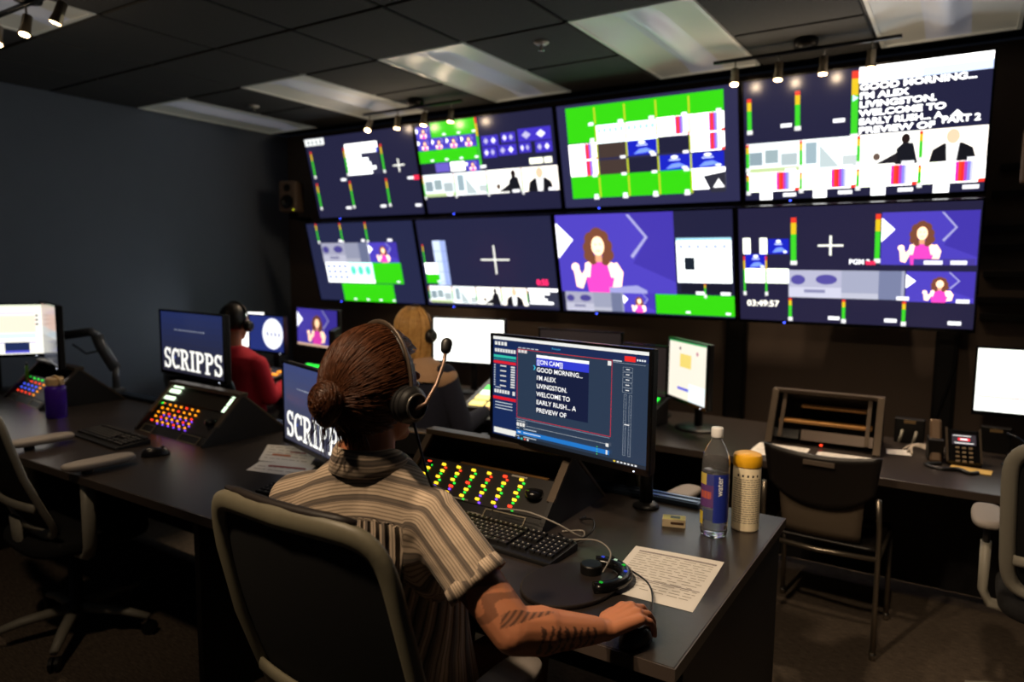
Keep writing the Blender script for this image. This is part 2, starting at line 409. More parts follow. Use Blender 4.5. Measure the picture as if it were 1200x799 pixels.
WALLB = M('dark_brown_wall_paint', (112, 96, 84), .75, noise=.08, nscale=6, bump=.1, bscale=150)
TILE = M('black_ceiling_tile', (74, 75, 76), .9, noise=.2, nscale=90, bump=.5, bscale=250)
GRID = M('black_ceiling_grid', (30, 30, 31), .6)
struct(MB().box(((XL+XR)/2, (YB+YF)/2, -.05), (XR-XL+.2, YB-YF+.2, .1)).build('floor', carpet_material()))
struct(MB().box((XL-.05, (YB+YF)/2, CEIL/2), (.1, YB-YF+.2, CEIL)).build('wall_left', WALL))
wb = struct(MB().box(((XL+XR)/2, YB+.05, CEIL/2), (XR-XL, .1, CEIL)).build('wall_back', WALLB))
struct(MB().box((XR+.05, (YB+YF)/2, CEIL/2), (.1, YB-YF+.2, CEIL)).build('wall_right', WALL))
struct(MB().box(((XL+XR)/2, YF-.05, CEIL/2), (XR-XL, .1, CEIL)).build('wall_front', WALL))
for nm, c, d in (('baseboard_left', (XL+.008, (YB+YF)/2, .05), (.016, YB-YF, .1)), ('baseboard_back', ((XL+XR)/2, YB-.008, .05), (XR-XL-.04, .016, .1))):
    struct(MB().box(c, d).build(nm, BLACK))
# slatted acoustic boards right of the screens
SLAT = M('dark_wall_slat', (34, 29, 26), .6, noise=.1)
for i, (z, x0, x1) in enumerate(((1.98, .03, .62), (1.80, .0, .55), (1.70, .0, .60), (1.56, .02, .66), (1.42, .0, .52), (1.33, .02, .6), (2.12, .06, .7))):
    MB().box(((x0+x1)/2+.05, YB-.02, z), (x1-x0, .04, .035)).build('slat', SLAT, wb, bevel=.003)
# ---- ceiling: tiles in a dark grid, troffers
ceil = struct(MB().box(((XL+XR)/2, (YB+YF)/2, CEIL+.08), (XR-XL+.2, YB-YF+.2, .08)).build('ceiling', GRID))
P = .6255; GX, GY = -5.478, 3.1614
troffers = [(0, 0), (2, 0), (4, 0), (6, 0), (8, 0), (2, -4), (6, -4), (4, -4)]
occupied = {(i, j+k) for i, j in troffers for k in (0, 1)}
tile = None
for i in range(0, 12):
    for j in range(-8, 3):
        if (i, j) in occupied: continue
        x, y = GX+(i+.5)*P, GY+(j+.5)*P
        hx = min(P-.022, 2*(XR-x)-.004); 
        if x > XR-.2 or y > YB-.12 or y < YF+.1: continue
        if tile is None:
            tile = MB().box((0, 0, 0), (P-.022, P-.022, .016)).build('ceiling_tile', TILE, ceil, bevel=.004, bseg=1, loc=(x, y, CEIL))
        else: share(tile, ceil, (x, y, CEIL))
bx_, by_ = None, None
for i in range(0, 13):
    for j in range(-8, 3):
        y = GY+(j+.5)*P
        if y < YF+.1 or y > YB-.1: continue
        x = GX+i*P
        if x < XR and not ((i, j) in occupied and (i-1, j) in occupied):
            if bx_ is None: bx_ = MB().box((0, 0, 0), (.024, P-.024, .012)).build('ceiling_grid_bar', GRID, ceil, loc=(x, y, CEIL+.012))
            else: share(bx_, ceil, (x, y, CEIL+.012))
        x = GX+(i+.5)*P
        if x < XR-.1 and not ((i, j) in occupied and (i, j-1) in occupied):
            if by_ is None: by_ = MB().box((0, 0, 0), (P-.001, .024, .012)).build('ceiling_grid_bar', GRID, ceil, loc=(x, GY+j*P, CEIL+.0125))
            else: share(by_, ceil, (x, GY+j*P, CEIL+.0125))
TROF = M('troffer_enamel_glow', (232, 232, 226), .34, noise=.03, nscale=5, emit=(200, 205, 190), estr=.05)  # white enamel with a faint added glow that brightens the panels
LENS = M('troffer_lens', (222, 224, 226), .3, emit=(200, 205, 225), estr=.10)
def troffer(i, j, label):
    x0, y0 = GX+i*P, GY+j*P; W, L = P-.012, 2*P-.012
    t = thing('ceiling_light', label, 'ceiling light', (x0+P/2, y0+P, CEIL-.004), 0, 'recessed ceiling lights')
    h = W/2; n = 10
    fr = MB()
    for a, b, c, d in ((-h, -h+.018, -L/2, L/2), (h-.018, h, -L/2, L/2), (-h+.018, h-.018, -L/2, -L/2+.018), (-h+.018, h-.018, L/2-.018, L/2)):
        fr.box(((a+b)/2, (c+d)/2, .004), (b-a, d-c, .012))
    fr.build('frame', TROF, t)
    hw = h-.018
    def pz(x):
        a = abs(x)
        if a > .1: return .004+.026*math.sin(PI/2*(hw-a)/(hw-.1))
        return .03-.019*(1+math.cos(PI*a/.1))
    for nm, xa, xb, m_, ya in (('reflector', -hw, -.1, TROF, 0), ('reflector', .1, hw, TROF, 0), ('lamp_basket', -.1, .1, LENS, 1)):
        nx, ny = 12, 16; vs = []; fs = []
        for a in range(nx+1):
            for b_ in range(ny+1):
                x = xa+(xb-xa)*a/nx; y = -L/2+.018+(L-.036)*b_/ny; e = min(1, min(b_, ny-b_)/2.2)
                z = pz(x); z = z if not ya else .03+(z-.03)*math.sqrt(e)
                if not ya: z = .004+(z-.004)*min(1, .15+.85*e)
                else: z = z*min(1, .15+.85*e)+.004*(1-min(1, .15+.85*e))
                vs.append((x, y, z))
        for a in range(nx):
            for b_ in range(ny): q = a*(ny+1)+b_; fs.append((q, q+1, q+ny+2, q+ny+1))
        MB().add(vs, fs).build(nm, m_, t, smooth=True)
    return t
TL = ['white recessed ceiling light nearest the left wall', 'white recessed ceiling light over the leftmost column of screens', 'white recessed ceiling light beside the four-head track over the second screen column',
      'wide white recessed ceiling light above the green multiview screen', 'white recessed ceiling light at the top right above the script screen', 'white recessed ceiling light above the spotlight cluster by the left wall', 'white recessed ceiling light overhead out of frame on the right', 'white recessed ceiling light overhead between the others']
for (i, j), lb in zip(troffers[:6], TL[:6]): troffer(i, j, lb)
# sprinklers
def sprinkler(loc, label):
    t = thing('fire_sprinkler', label, 'sprinkler', loc)
    MB().lathe([(.04, 0), (.04, -.004), (.03, -.012), (.012, -.016)], seg=20).build('escutcheon', WHITEPL, t, smooth=True)
    MB().lathe([(.009, -.014), (.007, -.04), (.018, -.042), (.018, -.045)], seg=14).build('deflector', CHROME, t, smooth=True)
sprinkler((-1.98, 3.36, CEIL-.0085), 'white ceiling sprinkler between the two middle ceiling lights')
sprinkler((-4.6, 3.56, CEIL-.0085), 'small white ceiling sprinkler between the two leftmost ceiling lights')

# ---- track lights
BULB = E('lamp_face', (255, 205, 140), 26.)
def track(loc, length, heads, label, group=None, axis=0., box_at=0., power=SPOT_ROW2, aim=(0, -.25, -1), drop=.05):
    t = thing('track_light', label, 'track light', loc, axis, group)
    MB().box((0, 0, -.008), (length, .022, .016)).build('track', BLACKM, t, bevel=.002)
    cb = MB().lathe([(.06, .046), (.062, .03), (.055, .0)], (box_at, 0, 0), 20).build('canopy', BLACKM, t, smooth=True)
    for i, (x, tilt, pan) in enumerate(heads):
        h = bpy.data.objects.new('lamp_head', None)
        rot = Euler((tilt, 0, pan))
        st = MB().tube([(x, 0, -.01), (x, 0, -drop-.02)], .005, 8).build('stem', CHROME, t)
        hd = MB().lathe([(.012, .03), (.02, .026), (.021, -.03), (.026, -.06), (.026, -.064), (.023, -.064)], seg=18, cap=True).build('lamp_head', M('head_steel', (150, 138, 120), .3, .9), t, smooth=True, loc=(x, 0, -drop-.03), rot=rot)
        MB().lathe([(.0005, -.066), (.021, -.0655), (.021, -.0645)], seg=18).build('lamp', BULB, hd)
        R = rot.to_matrix(); d = Matrix.Rotation(axis, 3, 'Z') @ (R @ Vector((0, 0, -1)))
        p = Vector(loc)+Matrix.Rotation(axis, 3, 'Z') @ Vector((x, 0, -drop-.03))+d*.072
        spot('track_spot', p, p+d, power, 85, .9, WARM, .02)
        pl = bpy.data.lights.new('lamp_spill', 'POINT'); pl.energy = power*.035; pl.color = WARM; pl.shadow_soft_size = .02
        po = bpy.data.objects.new('lamp_spill', pl); C.objects.link(po); po.location = p+Vector((0, 0, -.02))
    return t
ZT = CEIL-.055
track((-3.46, 4.02, ZT), .92, [(-.40, -.55, .25), (-.12, -.18, .1), (.13, -.15, -.1), (.37, -.12, -.1)], 'four-head track light over the second column of screens', 'ceiling track lights', box_at=.05)
track((-.80, 4.02, ZT), .92, [(-.34, -.3, .2), (-.11, -.15, 0), (.11, -.15, 0), (.33, -.12, .0)], 'four-head track light in front of the top right screens', 'ceiling track lights', box_at=.02)
track((-3.55, 1.58, ZT), .75, [(-.30, -.35, .9), (-.02, -.3, .5), (.28, -.35, -.6)], 'three-head spotlight cluster at the top left by the left wall', 'ceiling track lights', power=SPOT_CLUSTER)

# ================================================================== THE WALL OF SCREENS
TVW, TVH, TAU, TD, TX0, TZ0, TROW, TGAP = 1.21, .696, .2393, 4.377, -4.818, CAMZ+1.0618, .7095, .0103
NAVY = (27, 27, 50)
def tv(col, row, label, draw):
    h = TVH
    zt = TZ0-row*TROW; cx = TX0+col*(TVW+TGAP)+TVW/2
    cy = TD-h*math.sin(TAU)/2; cz = zt-h*math.cos(TAU)/2
    t = thing('wall_television', label, 'television', (cx, cy, cz), 0, 'wall of eight screens')
    t.rotation_euler = (TAU, 0, 0)
    bz = .011
    MB().box((0, .025, 0), (TVW-.004, .036, h-.004)).build('casing', BLACKG, t, bevel=.004)
    fr = MB()
    for c, d in (((0, .003, h/2-bz/2), (TVW, .012, bz)), ((0, .003, -h/2+bz/2+.003), (TVW, .012, bz+.006)), ((-TVW/2+bz/2, .003, 0), (bz, .012, h-2*bz)), ((TVW/2-bz/2, .003, 0), (bz, .012, h-2*bz))): fr.box(c, d)
    fr.build('bezel', BLACKG, t)
    cv = Canvas(TVW-2*bz, h-2*bz-.006, NAVY); draw(cv); cv.build('screen', t, loc=(0, .004, .003))
    MB().ell((-TVW*.28, -.006, -h/2+.008), (.006, .004, .004), nu=10, nv=6).build('power_light', E('blue_led', (60, 80, 255), 6.), t)
    MB().box((0, .08, 0), (.42, .075, .36)).build('mount_bracket', BLACKM, t)
    return t
def tv_a(c):
    c.rect(.0, .01, .19, .09, (225, 228, 225), 1.); 
    for i in range(4): c.rect(.025+.04*i, .03, .045+.04*i, .075, (120, 125, 130))
    for u in (.03, .36, .7): c.meter(u, .16, .46, .014); c.meter(u+.0, .56, .86, .014)
    c.rect(.38, .12, .68, .5, (40, 40, 62)); c.rect(.38, .12, .68, .19, (250, 250, 250), 1.6); c.rect(.54, .19, .68, .24, (70, 80, 200))
    for i, wd in enumerate((.28, .14, .2, .22, .26, .22)): c.rect(.38, .2+.05*i, .38+wd, .24+.05*i, (248, 250, 250), 1.5)
    c.plus(.84, .42, .05); c.tag(.29, .52); c.tag(.29, .87); c.tag(.62, .87); c.tag(.93, .88); c.tag(.9, .56, .06); c.rect(.95, .55, 1, .6, (230, 40, 70))
def tv_b(c):
    c.presenter(0, .03, .115, .16, 1.2, False); c.green(.12, .0, .46, .16, 3)
    for i in range(4): c.presenter(.002+.115*i, .165, .113+.115*i, .29, 1.2, False)
    c.green(0, .295, .46, .43, 4)
    c.rect(.12, .44, .23, .54, (92, 80, 170)); c.rect(.24, .44, .35, .54, (250, 250, 250), 1.6); c.presenter(.36, .44, .46, .55, 1.2, False)
    c.meter(.465, .0, .5, .014)
    for i, (u0, v0, u1, v1) in enumerate(((.5, .2, .62, .31), (.64, .19, .74, .29), (.76, .17, .98, .3), (.5, .32, .6, .43), (.61, .31, .74, .42), (.76, .31, .84, .41), (.87, .31, .98, .42))):
        c.rect(u0, v0, u1, v1, (70, 54, 200), .65); W, H = u1-u0, v1-v0
        for k in range(2):
            a = u0+W*(.25+.45*k); b = v0+H*.5; c.poly([(a-W*.14, b), (a, b+H*.3), (a+W*.14, b), (a, b-H*.3)], (215, 210, 250), 1.2 if (i+k) % 2 else .6)
    c.rect(.82, .47, .91, .53, (240, 240, 220), 1.2); c.rect(.92, .47, .97, .53, (240, 240, 220), 1.2); c.tag(.48, .5, .03)
    for i in range(4): c.studio(.004+.25*i, .56, .25+.25*i, .81, i)
    for i in range(4): c.meter(.0+.25*i, .57, .8, .008); c.tag(.18+.25*i, .78, .05)
def tv_c(c):
    c.rect(0, 0, 1, 1, (36, 36, 64)); x = [.055+.175*i for i in range(6)]; y = [.03, .2, .37, .53, .69, .91]
    for i in range(5): c.green(x[i], y[0], x[i+1], y[1]+.02, 1)
    c.green(x[0], y[1], x[1], y[2], 1)
    for i in (1, 2):
        c.rect(x[i], y[1]+.02, x[i+1], y[2]+.02, (228, 246, 248), 1.6)
        for k in range(5): c.ell(x[i]+.02+.033*k, y[1]+.07, .011, .025, (160, 205, 215), 1., 8)
    for i, j in ((3, 1), (4, 1), (0, 2), (0, 3), (4, 2)): c.bars(x[i], y[j]+.01, x[i+1], y[j+1]+.01)
    for i, j in ((1, 2), (1, 3)): c.rect(x[i]+.01, y[j]+.02, x[i+1]-.01, y[j+1], (58, 46, 42))
    for i, j in ((2, 3), (3, 2)): c.rect(x[i], y[j]+.02, x[i+1], y[j+1], (26, 26, 46))
    for i, j in ((2, 2), (3, 3), (4, 3)): c.logo(x[i]+.005, y[j]+.02, x[i+1]-.005, y[j+1])
    for i in range(4): c.green(x[i], y[4], x[i+1], y[5], 1)
    c.rect(x[4], y[4], x[5], y[5]-.03, (252, 252, 252), 1.7); c.poly([(x[4]+.06, y[4]+.07), (x[5], y[4]+.04), (x[5], y[5]), (x[4]+.1, y[5])], (40, 40, 50)); c.poly([(x[4]+.11, y[5]-.04), (x[4]+.14, y[4]+.1), (x[5]-.005, y[5]-.04)], (235, 235, 235), 1.2)
    for i in range(1, 5): 
        for j in range(5): c.rect(x[i]-.004, y[j]+.02, x[i]+.005, y[j+1], (190, 200, 40), .8); c.tag(x[i]-.04, y[j+1]-.01, .03, .025)
PROMPT = ['GOOD MORNING...', "I'M ALEX", 'LIVINGSTON.', 'WELCOME TO', 'EARLY RUSH... A', 'PREVIEW OF']
def tv_d(c):
    c.meter(.015, .14, .4, .02); c.meter(.235, .12, .4, .022); c.tag(.17, .37); c.tag(.4, .37)
    c.meter(.475, .02, .5, .028)
    c.rect(.505, .0, 1, .055, (255, 255, 255), 1.9); c.rect(.505, .055, 1, .12, (190, 205, 240), 1.1); c.rect(.505, .05, .75, .115, (255, 255, 255), 1.8)
    c.prompt(.508, .115, .96, .51, PROMPT, .047, k=1.7, bold=.03, widths=[.97, .43, .66, .74, .72, .66])
    c.poly([(.48, .2), (.505, .225), (.48, .25)], (200, 220, 255)); c.text(.83, .475, .05, 'PART 2', (255, 255, 255), 1.5, .03, fit=.14); c.poly([(.86, .43), (.885, .385), (.91, .43)], (255, 255, 255), 1.4)
    for i in range(4): c.studio(.01+.2475*i, .515, .2575+.2475*i, .765, i, 1.05)
    for i in range(4): c.bars(.01+.2475*i, .765, .2575+.2475*i, .93)
    for i in range(4): c.rect(.07+.2475*i, .92, .13+.2475*i, 1., (250, 250, 250), 1.5); c.tag(.18+.2475*i, .95, .06)
    for i in range(4): c.meter(.008+.2475*i, .52, .72, .014); c.meter(.008+.2475*i, .78, .92, .014); c.tag(.19+.2475*i, .74, .05, .022)
def tv_e(c):
    c.rect(0, 0, 1, 1, (29, 32, 58))
    for u in (.09, .33, .57): c.meter(u, .0, .22, .012)
    c.studio(.11, .25, .34, .5, 4, .75); c.studio(.34, .25, .57, .5, 5, .75); c.presenter(.57, .25, .83, .5, 1., False)
    c.rect(.12, .5, .35, .76, (246, 250, 250), 1.3)
    for i in range(4):
        for j in range(3): c.rect(.13+.055*i, .53+.07*j, .17+.055*i, .57+.07*j, (130, 140, 190))
    c.rect(.35, .5, .58, .76, (200, 246, 234), 1.2)
    for i in range(3): c.ell(.39+.07*i, .6, .025, .06, (80, 200, 170), 1., 10)
    c.rect(.35, .72, .58, .76, (250, 250, 250), 1.4); c.green(.58, .5, .84, .76, 1); c.green(.25, .77, .74, 1., 4); c.tag(.3, .21, .03); c.tag(.52, .21, .03); c.tag(.76, .21, .04)
def tv_f(c):
    c.rect(0, 0, 1, 1, (29, 30, 54)); c.plus(.58, .46, .105); c.meter(.02, .28, .5, .008)
    c.rect(.11, .24, .17, .76, (190, 204, 236), 1.); c.rect(.17, .24, .215, .76, (140, 156, 204), 1.)
    for i in range(4): c.rect(.11, .36+.12*i, .215, .365+.12*i, (110, 124, 170))
    c.rect(.02, .5, .12, .63, (250, 250, 250), 1.7); c.green(.02, .63, .13, .74, 1)
    c.text(.86, .73, .06, '0:55', (240, 40, 100), 1.2, .04)
    for i, kd in enumerate((0, 1, 2, 3)): c.studio(.03+.19*i, .77, .21+.19*i, .97, kd)
    c.rect(.79, .77, 1, .97, (44, 46, 62)); c.rect(.79, .77, 1, .8, (255, 255, 255), 1.5)
    for i, wd in enumerate((.14, .1, .12, .16)): c.rect(.8, .81+.035*i, .8+wd, .837+.035*i, (248, 248, 248), 1.4)
    for i in range(5): c.meter(.02+.19*i, .78, .93, .006)
def tv_g(c):
    c.presenter(0, 0, .695, .79, 1., True, .36)
    c.poly([(.02+.0, .99), (.02, .79), (.2, .79), (.2, .99)], (200, 200, 226)); c.studio(.02, .79, .2, .985, 4, .8); c.studio(.2, .79, .385, .985, 5, .85); c.presenter(.385, .79, .57, .985, 1.1, False)
    c.green(.575, .79, 1., .985, 2); c.rect(.705, .25, .99, .67, (244, 250, 250), 1.4); c.rect(.705, .25, .99, .275, (150, 200, 220))
    for i in range(6): c.ell(.73+.045*i, .33, .012, .022, (170, 180, 215), 1., 8)
    c.rect(.745, .43, .8, .55, (24, 30, 40)); c.rect(.72, .68, .845, .77, (20, 20, 34)); c.rect(.86, .68, .99, .77, (20, 20, 34)); c.tag(.8, .755, .05); c.tag(.93, .755, .05); c.meter(.845, .68, .78, .008)
def tv_h(c):
    c.rect(0, 0, 1, 1, (29, 27, 50))
    for u in (.02, .1): c.rect(u, .26, u+.035, .4, (248, 250, 235), 1.4)
    c.logo(.14, .27, .235, .4); c.logo(.03, .4, .13, .53); c.rect(.02, .53, .235, .66, (246, 252, 236), 1.4); c.meter(.02, .42, .74, .008); c.meter(.125, .42, .74, .008)
    c.meter(.245, .09, .46, .024); c.plus(.42, .33, .055); c.presenter(.63, .07, .995, .49, .95, False, .43); c.meter(.605, .08, .44, .02)
    c.text(.5, .485, .04, 'PGM 2', (240, 240, 245), 1.2, .03); c.rect(.57, .46, .61, .49, (220, 40, 80)); c.rect(.76, .44, .99, .49, (60, 50, 130)); c.tag(.8, .455, .07); c.tag(.9, .455, .06)
    c.studio(.235, .54, .47, .78, 4, .95); c.studio(.47, .54, .73, .78, 5, .95); c.presenter(.735, .54, .995, .79, 1., False, .5)
    for u in (.235, .475, .725): c.meter(u, .79, .96, .014); c.tag(u+.18, .94, .05)
    c.tag(.7, .75, .05); c.tag(.93, .76, .05); c.text(.035, .87, .055, '03:49:57', (255, 250, 235), 1.3, .015, fit=.155)
tv(0, 0, 'upper leftmost wall screen, dark with slim level meters and a script box', tv_a)
tv(1, 0, 'upper wall screen with rows of small presenter and green tiles on its left half', tv_b)
tv(2, 0, 'upper wall screen almost filled by a green grid of multiview tiles', tv_c)
tv(3, 0, 'top right wall screen with large white GOOD MORNING script text', tv_d)
tv(0, 1, 'lower leftmost wall screen with a green block and small studio tiles', tv_e)
tv(1, 1, 'lower wall screen with a large white cross on a dark ground', tv_f)
tv(2, 1, 'lower wall screen showing a large presenter in pink before a purple backdrop', tv_g)
tv(3, 1, 'lower right wall screen with clock digits and two presenter pictures', tv_h)
# raceways below the screens
for x, wd, lb in ((-1.22, .13, 'dark vertical cable raceway on the wall left of the slatted rack console'), (-.07, .11, 'dark vertical cable raceway on the wall beside the desk phone')):
    t = thing('cable_raceway', lb, 'raceway', (x, YB, 0), 0, 'wall raceways')
    MB().box((0, -.03, .72), (wd, .06, 1.4)).build('channel', BLACK, t, bevel=.004)
    MB().box((0, -.064, .72), (wd*.7, .01, 1.38)).build('cover', M('raceway_cover', (30, 27, 26), .5), t, bevel=.002)
# loudspeakers either side
def wall_speaker(loc, rz, label):
    t = thing('studio_loudspeaker', label, 'loudspeaker', loc, rz, 'loudspeakers beside the screens')
    bm = M('speaker_cabinet', (120, 100, 84), .5, noise=.1)
    MB().box((0, 0, 0), (.17, .16, .27)).build('cabinet', bm, t, bevel=.02, bseg=3)
    MB().lathe([(.062, 0), (.06, -.006), (.05, -.002), (.02, .012), (.012, .004), (.001, .0)], (0, -.081, -.045), 24, 'y').build('woofer', BLACK, t, smooth=True)
    MB().lathe([(.034, 0), (.03, -.004), (.016, .004), (.001, -.004)], (0, -.081, .075), 20, 'y').build('tweeter', BLACK, t, smooth=True)
    MB().ell((.06, -.082, -.115), (.006, .004, .006), nu=10, nv=6).build('power_light', E('yellow_led', (220, 230, 40), 1.5), t)
    MB().box((0, .02, -.16), (.05, .05, .06)).build('mount', BLACKM, t); MB().box((0, .16, -.18), (.04, .3, .03)).build('mount_arm', BLACKM, t)
wall_speaker((-5.1, 4.32, 2.17), .35, 'brown studio loudspeaker left of the wall screens')
wall_speaker((.285, 4.32, 2.13), -.35, 'brown studio loudspeaker right of the wall screens, cut by the frame edge')

# ================================================================== DESKS
D1, D2 = .765, .735
def desk(name, label, x0, x1, y0, y1, top, gables, modesty_y):
    t = thing(name, label, 'desk', ((x0+x1)/2, (y0+y1)/2, 0)); cx, cy = (x0+x1)/2, (y0+y1)/2
    MB().box((0, 0, top-.016), (x1-x0-.006, y1-y0-.006, .032)).build('desktop', DESK, t, bevel=.002)
    for c, d in (((0, (y0-y1)/2+.0015, top-.0165), (x1-x0, .003, .031)), (((x1-x0)/2-.0015, 0, top-.0165), (.003, y1-y0-.006, .031))):
        MB().box(c, d).build('edge_band', DESKEDGE, t)
    for gx in gables:
        MB().box((gx-cx, .02, (top-.033)/2), (.03, y1-y0-.12, top-.033)).build('side_panel', PANELB, t, bevel=.002)
    MB().box((0, modesty_y-cy, top-.033-.32), (x1-x0-.1, .018, .64)).build('modesty_panel', PANELB, t)  # panel lengthened towards the floor to block light under the desk
    return t
dk1 = desk('control_desk', 'long dark control desk in the foreground where the person in stripes works', -5.2, -.45, 1.332, 2.387, D1, (-.475, -2.2, -4.4), 2.25)
t = MB().box((0, 2.335-1.8595, D1+.009), (4.3, .075, .018)).build('rear_rail', M('anodised_rail', (70, 84, 104), .25, .8), dk1, bevel=.004, loc=(-2.865+2.825, 0, 0))
for k in (-1, 1): MB().box((-.04, 2.335-1.8595+k*.018, D1+.0195), (4.28, .012, .003)).build('rail_lip', M('rail_lip_metal', (100, 116, 140), .22, .9), dk1)
dk2 = desk('control_desk', 'long dark rear desk running below the wall of screens', -5.3, 1.5, 3.178, 4.0, D2, (-5.27, -3.4, -1.4, .75), 3.85)

# ================================================================== MONITORS
def monitor(label, c, w_, h, ang, draw, floor_z=D1, bg=(20, 30, 60), stand=True, sdx=0., frad=None, group='desk monitors', back=.07, name='computer_monitor', tilt=0., foot=(.24, .2), glow=None, mat=None):
    t = thing(name, label, 'monitor', (c[0], c[1], floor_z), math.radians(ang), group)
    zc = c[2]-floor_z; b = .009
    MB().box((0, .022, zc), (w_-.004, .03, h-.004)).build('casing', BLACK, t, bevel=.004)
    fr = MB()
    for cc, d in (((0, .003, zc+h/2-b/2), (w_, .012, b)), ((0, .003, zc-h/2+b/2+.005), (w_, .012, b+.01)), ((-w_/2+b/2, .003, zc), (b, .012, h-2*b)), ((w_/2-b/2, .003, zc), (b, .012, h-2*b))): fr.box(cc, d)
    fr.build('bezel', BLACKG, t)
    cv = Canvas(w_-2*b, h-2*b-.01, bg); draw(cv); cv.build('screen', t, mat or (DESKSCREEN if floor_z > D2+.01 else REARSCREEN), loc=(0, .004, zc+.005))
    MB().ell((w_/2-.05, -.004, zc-h/2+.007), (.003, .002, .002), nu=8, nv=5).build('power_light', E('white_led', (230, 235, 255), 3.), t)
    if stand:
        MB().box((sdx/2, .05, zc), (abs(sdx)+.1, .03, .1)).build('vesa_mount', BLACK, t, bevel=.003)
        MB().box((sdx, (.05+back+.02)/2, zc-.02), (.05, back+.02-.05, .04)).build('bracket', BLACK, t, bevel=.003)
        MB().tube([(sdx, back+.02, zc), (sdx, back+.02, zc*.5), (sdx, back+.02, .01)], .022, 12).build('neck', BLACK, t, smooth=True)
        fr_ = frad or foot[0]/2
        MB().lathe([(.001, .0), (fr_, .0), (fr_, .008), (fr_-.01, .014), (.024, .02), (.001, .021)], (sdx, back+.02, 0), 28).build('base', BLACK, t, smooth=True)
    return t
def prompter(c):
    c.rect(0, 0, 1, 1, (40, 56, 78)); c.rect(0, 0, .18, 1, (20, 40, 86)); c.rect(0, .035, 1, .1, (24, 40, 82)); c.rect(0, 0, 1, .033, (236, 236, 232), 1.)
    c.text(.42, .075, .02, 'Prompter', (60, 170, 220), 1.)
    for i in range(4): c.rect(.012+.024*i, .055, .03+.024*i, .09, (226, 226, 222))
    for i in range(8): c.rect(.012+.02*i, .125, .028+.02*i, .16, (220, 220, 218))
    c.rect(.005, .19, .172, .215, (52, 190, 170)); c.rect(.005, .225, .172, .24, (32, 120, 130)); c.rect(.005, .248, .172, .275, (214, 34, 48))
    for i in range(9):
        v = .29+.025*i
        c.rect(.008, v, .018, v+.013, (190, 196, 200)); c.rect(.135, v, .165, v+.015, (216, 216, 214))
        if i % 2 == 0: c.rect(.055, v, .1, v+.012, (214, 214, 212))
    c.rect(.02, .512, .06, .522, (170, 180, 195))
    for i in range(6): c.rect(.012+.02*i, .54, .027+.02*i, .575, (220, 220, 218))
    c.rect(.15, .54, .168, .58, (220, 220, 218)); c.rect(.005, .61, .175, .64, (220, 26, 40))
    for v in (.665, .695, .725): c.rect(.02, v, .15, v+.008, (196, 206, 216))
    c.rect(.012, .93, .178, .985, (232, 232, 226)); c.outline(.183, .105, .795, .785, .0022, (224, 40, 52), 1.)
    for i in range(3): c.rect(.19+.022*i, .112, .208+.022*i, .14, (222, 214, 212))
    [c.rect(.19+.03*i, .088, .212+.03*i, .096, (190, 196, 205)) for i in range(5)]; c.rect(.77, .115, .79, .155, (230, 230, 226))
    c.rect(.32, .14, .66, .70, (16, 26, 58)); c.rect(.32, .14, .66, .168, (250, 250, 250), 1.1); c.rect(.32, .168, .66, .245, (48, 58, 206), 1.)
    c.text(.323, .228, .043, '[[ON CAM]]', (250, 250, 252), 1.1, .012, fit=.172)
    c.prompt(.323, .235, .655, .705, ["GOOD MORNING...", "I'M ALEX", "LIVINGSTON.", "WELCOME TO", "EARLY RUSH... A", "PREVIEW OF"], .044, k=1.05, bold=.012, widths=[.9, .39, .61, .67, .79, .61])
    c.poly([(.3, .245), (.306, .245), (.315, .268), (.306, .29), (.3, .29), (.309, .268)], (60, 200, 240), 1.)
    c.rect(.865, .055, .925, .1, (226, 40, 36), 1.1); [c.rect(.932+.013*i, .072, .941+.013*i, .088, (220, 225, 230)) for i in range(4)]; c.rect(.8, .118, .98, .121, (150, 160, 175)); c.rect(.8, .1, .85, .11, (200, 205, 212))
    for i in range(5): c.outline(.858, .15+.045*i, .912, .19+.045*i, .0012, (150, 160, 172)); c.rect(.875, .165+.045*i, .895, .173+.045*i, (225, 225, 225))
    for u in (.868, .898): c.outline(u, .385, u+.014, .92, .001, (176, 186, 196)); [c.rect(u+.003, .4+.026*i, u+.011, .402+.026*i, (150, 160, 172)) for i in range(20)]
    c.rect(.875, .642, .903, .65, (235, 235, 235))
    c.rect(.183, .79, .795, .796, (120, 132, 150)); c.rect(.19, .81, .25, .816, (200, 205, 210))
    for i in range(3): c.rect(.19+.021*i, .83, .207+.021*i, .865, (226, 224, 220))
    c.rect(.26, .85, .78, .853, (180, 190, 200)); c.rect(.773, .845, .79, .875, (230, 230, 226))
    for v in (.88, .96): c.rect(.19, v, .21, v+.008, (180, 190, 200)); c.rect(.24, v, .33, v+.008, (186, 196, 206))
    c.rect(.19, .905, .795, .945, (32, 118, 200), 1.); c.rect(.2, .918, .22, .928, (225, 235, 245)); c.rect(.24, .918, .36, .926, (215, 228, 240))
    for i in range(4): c.rect(.72, .89+.022*i, .726, .898+.022*i, (80, 210, 120))
    c.rect(.775, .905, .785, .945, (226, 226, 226)); c.rect(.18, .968, 1, 1, (30, 40, 52)); 
    for i, col in enumerate(((90, 150, 230), (70, 200, 190), (230, 90, 60), (230, 230, 230))): c.rect(.2+.022*i, .976, .213+.022*i, .992, col)
    for i in range(7): c.rect(.82+.02*i, .978, .832+.02*i, .992, (226, 226, 226) if i else (230, 200, 60))
def scripps_pale(c): scripps(c, 26)
